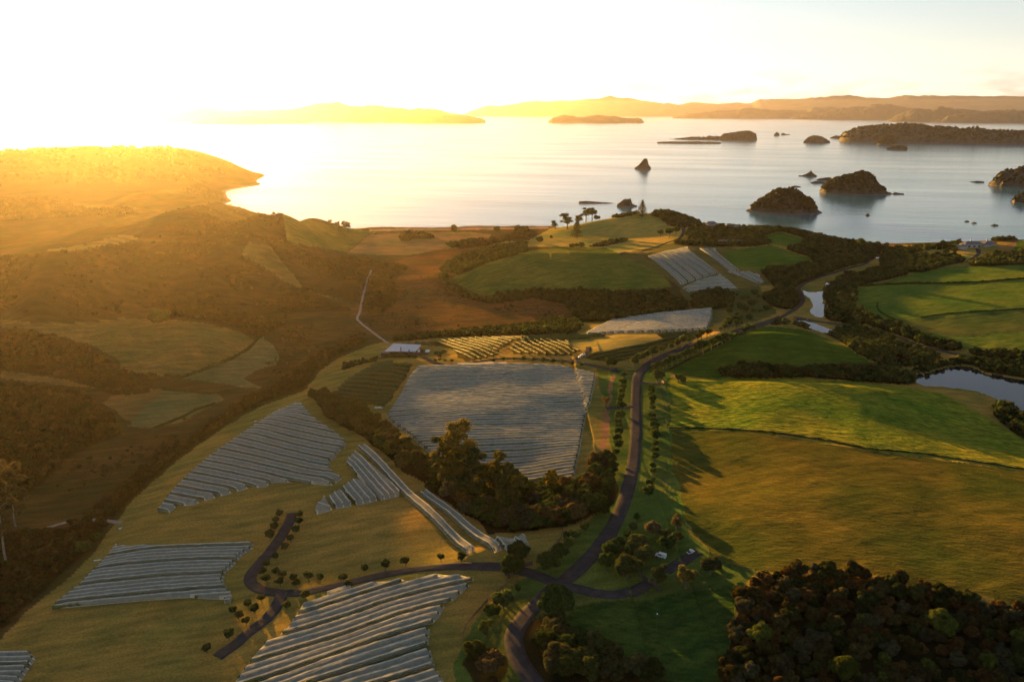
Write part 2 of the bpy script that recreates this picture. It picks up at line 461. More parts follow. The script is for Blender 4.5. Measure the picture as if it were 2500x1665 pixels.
def water_mat(name, c, rough, scale, dist, stretch):
    m, nt, out = mat_new(name)
    l = nt.links.new
    p = N(nt, 'ShaderNodeBsdfPrincipled')
    p.inputs['Base Color'].default_value = (*c, 1); p.inputs['Roughness'].default_value = rough
    p.inputs['IOR'].default_value = 1.333; p.inputs['Specular IOR Level'].default_value = 0.5
    if dist:
        n = noise_node(nt, scale, 6, False, stretch)
        n2 = noise_node(nt, scale * 0.12, 4, False, stretch)
        r = ramp(nt, n2.outputs['Fac'], 0.35, 0.65)
        mm = N(nt, 'ShaderNodeMath', operation='MULTIPLY'); l(n.outputs['Fac'], mm.inputs[0]); l(r.outputs['Color'], mm.inputs[1])
        b = N(nt, 'ShaderNodeBump'); b.inputs['Distance'].default_value = dist
        l(mm.outputs[0], b.inputs['Height']); l(b.outputs['Normal'], p.inputs['Normal'])
        rr_ = N(nt, 'ShaderNodeMapRange'); rr_.inputs['To Min'].default_value = rough * 0.6; rr_.inputs['To Max'].default_value = rough * 1.5
        l(n2.outputs['Fac'], rr_.inputs['Value']); l(rr_.outputs['Result'], p.inputs['Roughness'])
    l(p.outputs['BSDF'], out.inputs['Surface'])
    return m
M_TER = terrain_mat()
M_LEAFO = leaf_mat("foliage", False)
M_LEAFA = leaf_mat("wood_foliage", True)
M_TRUNK = simple("bark", (0.10, 0.075, 0.05), (0.16, 0.13, 0.10), 0.9, 2.0)
M_PALE = simple("pale_bark", (0.24, 0.21, 0.18), (0.15, 0.13, 0.10), 0.8, 1.0)
M_SEA = water_mat("sea_water", (0.03, 0.13, 0.17), 0.16, 0.05, 0.9, (0.25, 1.0, 1.0, 0.25))
M_POND = water_mat("pond_water", (0.01, 0.018, 0.02), 0.03, 0.5, 0, None)
M_ROAD = simple("asphalt", (0.066, 0.062, 0.063), (0.044, 0.042, 0.043), 1.0, 0.35, spec=0.0)
M_TRACK = simple("gravel", (0.20, 0.17, 0.14), (0.30, 0.26, 0.22), 0.95, 0.5)
M_ROCK = simple("rock", (0.030, 0.027, 0.018), (0.075, 0.062, 0.042), 0.95, 0.06, 1.0)
def tide_line(m):
    nt = m.node_tree; p = [n for n in nt.nodes if n.type == 'BSDF_PRINCIPLED'][0]; src = p.inputs['Base Color'].links[0].from_socket
    g = N(nt, 'ShaderNodeNewGeometry'); s_ = N(nt, 'ShaderNodeSeparateXYZ'); nt.links.new(g.outputs['Position'], s_.inputs['Vector'])
    r = N(nt, 'ShaderNodeMapRange'); r.inputs['From Min'].default_value = 2.2; r.inputs['From Max'].default_value = 1.2; nt.links.new(s_.outputs['Z'], r.inputs['Value'])
    x = N(nt, 'ShaderNodeMixRGB'); x.inputs['Color2'].default_value = (0.10, 0.085, 0.068, 1)
    nt.links.new(r.outputs['Result'], x.inputs['Fac']); nt.links.new(src, x.inputs['Color1']); nt.links.new(x.outputs['Color'], p.inputs['Base Color'])
tide_line(M_ROCK)
M_FAR = simple("far_hill", (0.050, 0.050, 0.032), (0.085, 0.075, 0.045), 0.95, 0.004)
def net_mat(nm, tr_f):
    m, nt, out = mat_new(nm)
    l = nt.links.new
    n = noise_node(nt, 0.7, 4, False)
    r = ramp(nt, n.outputs['Fac'], 0.3, 0.7, (0.56, 0.55, 0.46, 1), (0.80, 0.79, 0.70, 1))
    d = N(nt, 'ShaderNodeBsdfDiffuse'); t = N(nt, 'ShaderNodeBsdfTranslucent'); tr = N(nt, 'ShaderNodeBsdfTransparent')
    l(r.outputs['Color'], d.inputs['Color']); l(r.outputs['Color'], t.inputs['Color'])
    a = N(nt, 'ShaderNodeMixShader'); a.inputs['Fac'].default_value = 0.35; l(d.outputs[0], a.inputs[1]); l(t.outputs[0], a.inputs[2])
    b = N(nt, 'ShaderNodeMixShader'); b.inputs['Fac'].default_value = tr_f; l(a.outputs[0], b.inputs[1]); l(tr.outputs[0], b.inputs[2])
    l(b.outputs[0], out.inputs['Surface'])
    return m
M_NET = net_mat('bird_net', .12)
M_NETS = net_mat('bird_net_side', .72)
M_NETD = net_mat('bird_net_sag', .58)
M_HEM = simple("net_hem", (0.62, 0.66, 0.66), (0.45, 0.49, 0.50), 0.7, 1.0)
M_VINE = simple("vine_leaves", (0.065, 0.080, 0.018), (0.105, 0.115, 0.028), 0.8, 0.8, 0.3)
M_VINEG = simple("vine_leaves_gold", (0.050, 0.064, 0.010), (0.080, 0.088, 0.014), 0.8, 0.6, 0.3)
M_POST = simple("weathered_wood", (0.055, 0.042, 0.03), (0.09, 0.07, 0.05), 0.9, 1.0)

# ------------------------------------------------------------------ ponds cut into the ground
POND_SPECS = [  # level, outline
 (3.0, "wide pond reflecting pale sky among dark stream-side bushes", Z(1800,600,S7,[(530,352),(580,372),(640,378),(705,372),(700,430),(712,470),(738,490),(715,530),(705,592),(640,585),(600,555),(592,530),(625,495),(600,440),(548,405)])),
 (3.0, "long pond below the causeway road", Z(1800,600,S7,[(442,612),(520,602),(590,620),(700,660),(800,700),(835,725),(760,722),(690,712),(620,690),(540,655),(480,640)])),
 (2.4, "small bend of stream behind the causeway", Z(1800,600,S7,[(1115,40),(1160,48),(1185,68),(1165,100),(1140,112),(1125,85)])),
 (2.6, "narrow pool beside the track below the beach", Z(1800,600,S7,[(1070,175),(1160,165),(1150,190),(1090,193)])),
 (2.8, "little pool north of the wide pond", Z(1800,600,S7,[(718,305),(750,288),(795,298),(770,318),(722,335)])),
 (3.0, "large dark pond at the right edge under the green hill", Z(1800,600,S7,[(1405,1070),(1500,1050),(1560,1048),(1640,1020),(1720,1000),(1850,985),(1960,1010),(2030,1050),(2140,1062),(2250,1085),(2350,1100),(2700,1120),(2700,1330),(2420,1390),(2330,1360),(2250,1335),(2180,1275),(2060,1225),(1960,1190),(1800,1170),(1650,1160),(1540,1160),(1460,1130),(1455,1100)])),
 (2.6, "tiny pool in the rushes by the right pond", Z(1800,600,S7,[(1312,925),(1350,930),(1370,955),(1335,970),(1310,990)])),
 (1.8, "shining bend of the creek near the beach", Z(600,200,S7,[(2115,1280),(2140,1262),(2190,1250),(2245,1232),(2248,1240),(2200,1262),(2160,1276)])),
 (1.8, "middle reach of the creek by the beach", Z(600,200,S7,[(1925,1330),(1960,1312),(1998,1308),(1985,1318),(1945,1332)])),
 (1.8, "short reach of the creek in the marsh", Z(600,200,S7,[(1882,1350),(1892,1344),(1908,1364),(1902,1370)])),
]
TX, TY = GX, GY
ponds = []
for lv, lab, pl in POND_SPECS:
    w = np.array([at_z(a, b, lv) for a, b in dens(pl, 3)])
    c = w.mean(0)
    ring = c + (w - c) * 1.0
    big = c + (w - c) * 1.12 + np.sign(w - c) * 2.0
    nearm = inpoly(TX, TY, c + (w - c) * 1.35 + np.sign(w - c) * 5)
    ins = inpoly(TX, TY, ring)
    GZ[nearm & ~ins] = np.maximum(GZ[nearm & ~ins], lv + 0.35)
    GZ[nearm & ~ins] = np.minimum(GZ[nearm & ~ins], lv + 2.0 + 0 * GZ[nearm & ~ins])
    GZ[ins] = lv - 0.8
    ponds.append((lv, lab, big, ring))

# ------------------------------------------------------------------ ground cover by field
def q(s): return s
BROWN = (0.064, 0.052, 0.022); LAWN = (0.210, 0.162, 0.046); GREEN = (0.058, 0.115, 0.02); PALE = (0.115, 0.12, 0.055)
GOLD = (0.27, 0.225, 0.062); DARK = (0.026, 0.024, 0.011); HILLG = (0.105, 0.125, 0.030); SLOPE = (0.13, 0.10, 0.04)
AK = 1.12
COV = np.empty(GX.shape + (3,), np.float32); COV[:] = BROWN
TMX = np.zeros(GX.shape + (3,), np.float32)
wob = 1.2
WX = GX + fbm(GX / 9, GY / 9, 2, 31) * wob; WY = GY + fbm(GX / 9, GY / 9, 2, 41) * wob
def zone(pl, c, tus=None, mow=None, n=5):
    w = wpoly(pl, n)
    m = inpoly(WX, WY, w)
    COV[m] = c
    if tus is not None: TMX[m, 0] = tus
    if mow is not None: TMX[m, 1] = mow
    return w
zone([(-340,1690),(0,1560),(60,1500),(180,1400),(240,1330),(290,1272),(330,1215),(430,1125),(560,1035),(640,990),(740,955),(790,900),(830,872),(900,845),(945,832),(1050,826),(1250,818),(1410,814),(1420,790),(1480,770),(1700,750),(1760,735),(1780,700),(1760,640),(1700,600),(1700,560),(1900,556),(2100,600),(2600,590),(2850,600),(2850,1690),(1250,1690)], LAWN)
WET = Z(0,1250,S6,[(300,250),(520,230),(700,240),(760,330),(620,480),(420,600),(200,760),(0,800),(0,700),(200,520)])
zone([(0,560),(0,533),(300,530),(340,545),(320,562),(200,592),(0,608)], (0.075,0.055,0.02))
zone([(690,512),(760,537),(850,557),(905,568),(845,615),(760,602),(700,590),(640,540)], (0.095,0.11,0.03))
zone([(905,572),(1000,568),(1130,566),(1200,572),(1190,590),(1150,603),(1080,614),(1000,622),(930,624),(848,618)], (0.17,0.12,0.06), mow=.5)
zone([(260,501),(328,470),(441,461),(500,478),(540,491),(460,520),(330,540),(180,500)], (0.10,0.078,0.022))
zone([(640,560),(557,598),(600,590),(670,603),(760,640),(830,665),(870,700),(850,735),(760,720),(700,690),(640,650),(590,620)], SLOPE)
zone([(100,613),(200,598),(300,574),(340,582),(280,600),(180,612)], (0.17,0.14,0.05))
zone([(0,777),(60,788),(150,793),(220,787),(300,777),(400,779),(500,789),(580,808),(632,835),(600,865),(520,900),(440,922),(300,912),(280,870),(200,835),(60,805),(0,800)], (0.14,0.11,0.042), tus=.3)
zone([(438,922),(520,895),(590,868),(640,822),(670,845),(683,870),(672,890),(620,905),(595,925),(640,945),(600,948),(520,932)], PALE, mow=.6)
zone([(310,1040),(400,952),(530,962),(545,975),(520,990),(440,1030),(380,1045)], PALE, mow=.6)
zone([(250,985),(300,950),(390,948),(400,955),(320,1030),(290,1010)], SLOPE)
zone([(0,905),(80,915),(200,930),(250,950),(120,935),(0,925)], SLOPE)
# reeds and scrub in the marsh
zone([(850,780),(900,820),(1000,812),(1150,800),(1350,790),(1400,765),(1380,735),(1200,725),(1100,700),(1080,660),(1130,625),(1190,600),(1060,610),(960,640),(900,660),(880,720)], (0.10,0.058,0.028), tus=.5)
zone([(1120,700),(1105,680),(1135,655),(1200,635),(1290,612),(1380,604),(1480,607),(1560,620),(1600,650),(1640,700),(1500,712),(1300,714),(1180,722)], HILLG, tus=.35)
zone([(1190,592),(1290,588),(1345,558),(1420,540),(1500,522),(1560,505),(1630,498),(1680,520),(1680,575),(1640,600),(1520,622),(1480,606),(1380,603),(1300,603),(1230,612)], GOLD, mow=.15)
zone([(1510,622),(1580,606),(1660,590),(1760,600),(1830,615),(1780,640),(1870,660),(1880,695),(1840,700),(1800,760),(1690,830),(1660,700),(1600,660)], (0.11,0.10,0.036))
zone(Z(1800,200,S7,[(170,1272),(350,1228),(610,1302),(500,1330),(385,1352),(290,1330),(200,1300)]), GREEN)
zone(Z(1800,200,S7,[(-100,1390),(60,1370),(280,1335),(400,1380),(620,1450),(600,1500),(450,1540),(240,1555),(0,1530),(-80,1480)]), GREEN)
zone(Z(1200,600,S7,[(2000,360),(2200,330),(2340,560),(2100,640),(1900,680),(1950,500)]), (0.07,0.085,0.03))
MEAD = [(2095,702),(2150,690),(2230,668),(2240,655),(2350,650),(2500,645),(2750,640),(2800,880),(2500,868),(2400,852),(2330,850),(2200,802),(2120,772),(2090,750)]
zone(MEAD, (0.082,0.130,0.028), tus=.45)
zone(Z(1800,600,S7,[(1320,610),(1700,580),(2350,530),(3000,560),(3000,730),(2350,700),(1900,740),(1640,740),(1450,680)]), (0.075,0.10,0.03), tus=.2)
zone([(1580,905),(1650,868),(1740,828),(1800,806),(1870,797),(1955,803),(2060,843),(2140,893),(2060,906),(1900,912),(1700,925)], (0.06,0.095,0.018), tus=.4)
zone([(1632,925),(1800,920),(1960,922),(2110,935),(2210,944),(2300,962),(2360,990),(2460,1050),(2540,1080),(2850,1120),(2850,1190),(2500,1147),(2120,1098),(1850,1052),(1634,1045)], (0.135,0.160,0.028), tus=1.0)
zone([(1634,1047),(1850,1054),(2120,1100),(2500,1149),(2850,1192),(2850,1520),(2500,1480),(2300,1440),(2100,1400),(1850,1395),(1800,1385),(1740,1350),(1690,1290),(1650,1230),(1640,1150)], (0.074,0.074,0.018), mow=1.0, tus=.2)
zone([(1450,890),(1560,905),(1640,905),(1636,1050),(1645,1160),(1680,1290),(1740,1352),(1850,1398),(1790,1440),(1530,1455),(1400,1440),(1200,1480),(1130,1560),(1100,1690),(1300,1690),(1210,1620),(1240,1440),(1380,1330),(1480,1230),(1500,1130),(1480,1000)], (0.075,0.115,0.028))
zone([(1240,1455),(1330,1440),(1400,1490),(1420,1690),(1150,1690),(1180,1560)], (0.060,0.085,0.024))
zone([(1400,1440),(1530,1450),(1640,1420),(1760,1360),(1850,1398),(1810,1440),(1790,1520),(1775,1690),(1300,1690),(1340,1500)], (0.060,0.085,0.024))
zone([(1390,1482),(1530,1465),(1640,1452),(1810,1430),(1790,1500),(1770,1600),(1770,1690),(1480,1690),(1430,1590),(1380,1520)], (0.030,0.062,0.018), tus=.6)
zone(Z(1200,1000,S7,[(930,10),(985,-5),(960,120),(930,400),(870,400),(900,250),(915,120)]), (0.24,0.13,0.075))
zone(Z(1200,600,S7,[(985,1065),(1025,1060),(985,1200),(960,1340),(945,1340),(960,1200)]), (0.24,0.13,0.075))
zone([(2240,640),(2230,620),(2300,606),(2360,600),(2400,620),(2380,635),(2330,645)], GOLD)
zone([(2395,640),(2410,622),(2450,600),(2480,590),(2475,615),(2450,635),(2420,645)], (0.22,0.13,0.06))
zone([(2470,618),(2485,588),(2560,580),(2560,620)], (0.07,0.11,0.02))
zone([(900,560),(1000,558),(1130,557),(1300,556),(1340,552),(1340,558),(1200,561),(1000,563),(905,565)], (0.30,0.20,0.14))
zone(WET, (0.11,0.075,0.05), tus=1.0)
SOIL = (0.055, 0.050, 0.018)
zone(Z(600,600,S7,[(1100,955),(1375,962),(1350,1010),(1150,1310),(950,1295),(700,1245),(830,1100)]), SOIL)
zone(Z(600,600,S7,[(1145,832),(1300,800),(1600,780),(1900,757),(2340,752),(2350,775),(2190,785),(2080,850),(2060,905),(1800,950),(1740,905),(1720,870),(1600,822),(1450,818)]), SOIL)
zone(Z(1200,600,S7,[(150,830),(200,792),(470,772),(620,790),(720,862),(630,905),(180,885)]), SOIL)
zone(Z(1200,600,S7,[(1350,722),(1700,708),(1640,745),(1530,790),(1450,822),(1330,870),(1050,950),(960,955),(770,925),(860,868),(1100,845),(1400,762)]), SOIL)
zone(Z(1200,600,S7,[(930,755),(1000,725),(1340,722),(1390,760),(1250,800),(1090,843),(860,865),(740,850),(640,790)]), GOLD)
# bare shore and sea bed
low = (GZ < 1.2) & (np.hypot(GX, GY) > 900)
COV[low] = (0.14, 0.11, 0.08)

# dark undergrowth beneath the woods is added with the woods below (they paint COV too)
roads = []                                   # (world polyline, half width)
def road_line(pl, n=5):
    return G(dens(pl, n, closed=False))
ROADS = [
 ("main_road", 5.8, M_ROAD, "wide dark asphalt road running up the middle", [(1300,1690)] + Z(1150,1250,S6,[(600,1568),(450,1400),(385,1200),(400,1100),(480,980),(620,830),(760,690),(900,610),(1040,480),(1180,330),(1290,170),(1370,20)]) + Z(1200,1000,S7,[(1130,620),(1170,400),(1185,200),(1183,0)]) + Z(1200,600,S7,[(1183,1300),(1187,1150),(1195,1070),(1250,1000),(1330,945),(1450,885),(1600,830),(1750,760),(1900,720),(2050,690),(2200,650),(2340,600)])),
 ("stream_road", 4.0, M_ROAD, "narrow dark road following the stream to the shore", [(1889,781)] + Z(1800,600,S7,[(430,550),(490,510),(545,455),(530,400),(492,350),(560,300),(700,250),(900,190),(1060,150),(1090,110)])),
 ("branch_road", 4.4, M_ROAD, "dark drive curving west from the crossroads and back to a dead end", [(1360,1428)] + Z(1150,1250,S6,[(700,620),(550,565),(450,540),(300,505),(0,500)]) + Z(600,1250,S6,[(1900,500),(1600,520),(1300,570),(1000,640),(700,710),(500,750),(300,750),(120,720),(42,650),(35,590),(130,470),(230,360),(330,220),(400,100),(430,10)])),
 ("side_road", 4.4, M_ROAD, "short drive forking down to the left between olive trees", [(690,1450)] + Z(600,1250,S6,[(280,880),(200,980),(100,1060),(0,1130)]) + Z(0,1250,S6,[(2200,1200),(2100,1270),(2000,1340)])),
 ("lane", 4.6, M_ROAD, "dark lane curving east from the crossroads to a stone entrance", [(1365,1432)] + Z(1150,1250,S6,[(900,690),(1000,712),(1150,752),(1300,768),(1450,748),(1580,695),(1640,650)])),
 ("parking_track", 4.6, M_ROAD, "dark straight track behind the trees with a white thing on it", Z(1150,1250,S6,[(1790,560),(1850,510),(1950,450),(2100,365)])),
 ("house_drive", 3.8, M_ROAD, "drive running west from the main road to the flat-roofed house", Z(1200,600,S7,[(1160,1055),(1050,1035),(950,1010),(800,975),(650,948),(400,930),(100,920)]) + Z(600,600,S7,[(1850,955),(1700,975),(1560,970),(1490,930),(1440,915)])),
 ("vineyard_spur", 3.8, M_ROAD, "short dark spur into the sunlit lawn", Z(1200,600,S7,[(660,950),(700,925),(765,890),(795,860),(792,832)])),
 ("field_crossing", 3.6, M_ROAD, "short cross drive west of the avenue", Z(1200,600,S7,[(1160,1318),(1140,1320),(1050,1330),(940,1338)])),
 ("gate_spur", 3.6, M_ROAD, "short spur to the field gate east of the avenue", Z(1200,600,S7,[(1215,1115),(1260,1128),(1350,1130),(1422,1132)])),
 ("marsh_track", 2.2, M_TRACK, "pale gravel track bending through the marsh", Z(600,600,S7,[(1030,200),(990,300),(960,420),(940,520),(930,560),(905,600),(960,650),(1080,740),(1165,800)])),
 ("boardwalk", 1.8, M_TRACK, "pale curved footpath through the dark gully at the left", Z(0,1000,S7,[(380,970),(550,920),(700,900),(850,905),(1000,930)])),
 ("hill_road", 4.5, M_ROAD, "narrow road climbing past round trees to the headland", Z(1200,200,S7,[(1570,1190),(1580,1230),(1540,1290),(1460,1310),(1400,1335),(1300,1370),(1050,1415)])),
 ("causeway_road", 5.0, M_ROAD, "grey road along the stream to the right edge", Z(1800,600,S7,[(470,600),(560,605),(650,620),(850,650),(1000,665),(1150,690),(1350,770),(1500,820),(1750,880),(1950,920),(2350,960),(2600,965)])),
 ("house_lane", 4.5, M_ROAD, "grey drive rising to the slate-roofed house", Z(1800,200,S7,[(1880,1480),(1930,1450),(1985,1405),(1970,1370)])),
]
ROADW = []
for nm, w, m, lab, pl in ROADS:
    P = road_line(pl, 6)
    # smooth the line
    Q = P.copy()
    for _ in range(6):
        Q[1:-1] = (Q[:-2] + 2 * Q[1:-1] + Q[2:]) / 4
    ROADW.append((nm, w, m, lab, Q))
def near_road(x, y, pad):
    x = np.asarray(x, float); y = np.asarray(y, float)
    res = np.zeros(x.shape, bool)
    for nm, w, m, lab, Q in ROADW:
        lim = w / 2 + pad
        bb = (x > Q[:, 0].min() - lim) & (x < Q[:, 0].max() + lim) & (y > Q[:, 1].min() - lim) & (y < Q[:, 1].max() + lim)
        if not bb.any(): continue
        xs, ys = x[bb], y[bb]; d = np.full(xs.shape, 1e9)
        for a, b in zip(Q[:-1, :2], Q[1:, :2]):
            ab = b - a; L2 = max(ab @ ab, 1e-6)
            t = np.clip(((xs - a[0]) * ab[0] + (ys - a[1]) * ab[1]) / L2, 0, 1)
            d = np.minimum(d, np.hypot(xs - a[0] - t * ab[0], ys - a[1] - t * ab[1]))
        r = res[bb]; r |= d < lim; res[bb] = r
    return res
def near_pond(x, y, grow=0.0):
    res = np.zeros(np.shape(x), bool)
    for lv, lab, big, ring in ponds:
        c = ring.mean(0); res |= inpoly(x, y, ring + np.sign(ring - c) * grow)
    return res

# ------------------------------------------------------------------ woods: outlines (photo points) -> seeds
# key: (outline, spacing m, radius range m, height scale)
WOODS = {
 'hedge': (Z(600,600,S7,[(560,1245),(640,1240),(760,1275),(900,1310),(985,1370),(1030,1430),(1110,1440),(1160,1560)]) + Z(600,1000,S7,[(1180,210),(1260,270),(1380,360),(1470,410),(1530,450),(1560,560),(1480,600),(1400,560),(1290,520),(1230,430),(1130,360),(1040,290),(960,220),(860,170),(760,110),(660,60),(640,10)])),
 'centre': (Z(600,1000,S7,[(1480,620),(1560,520),(1700,480),(1900,520),(2150,600),(2350,640)]) + Z(1200,1000,S7,[(200,660),(450,640),(650,640),(760,600),(830,470),(930,440),(1010,560),(1020,650),(980,780),(880,850),(760,900),(600,960),(420,980),(0,1020)]) + Z(600,1000,S7,[(1990,1010),(1940,960),(1900,900),(1790,860),(1650,760),(1540,700)])),
 'corner': [(1815,1450),(1850,1420),(1940,1405),(2060,1402),(2150,1410),(2250,1436),(2330,1458),(2400,1475),(2480,1488),(2620,1505),(2700,1700),(1760,1700),(1765,1620),(1790,1530)],
 'bottom': Z(1150,1250,S6,[(560,1010),(700,940),(800,1050),(870,1180),(1000,1230),(1250,1300),(1320,1420),(1500,1480),(1750,1568),(1900,1600),(1900,1650),(700,1650),(640,1560),(520,1400),(470,1230)]),
 'bottomleft': Z(1150,1250,S6,[(-20,1260),(90,1240),(250,1260),(320,1330),(350,1450),(300,1560),(100,1600),(10,1500),(-60,1400)]),
}
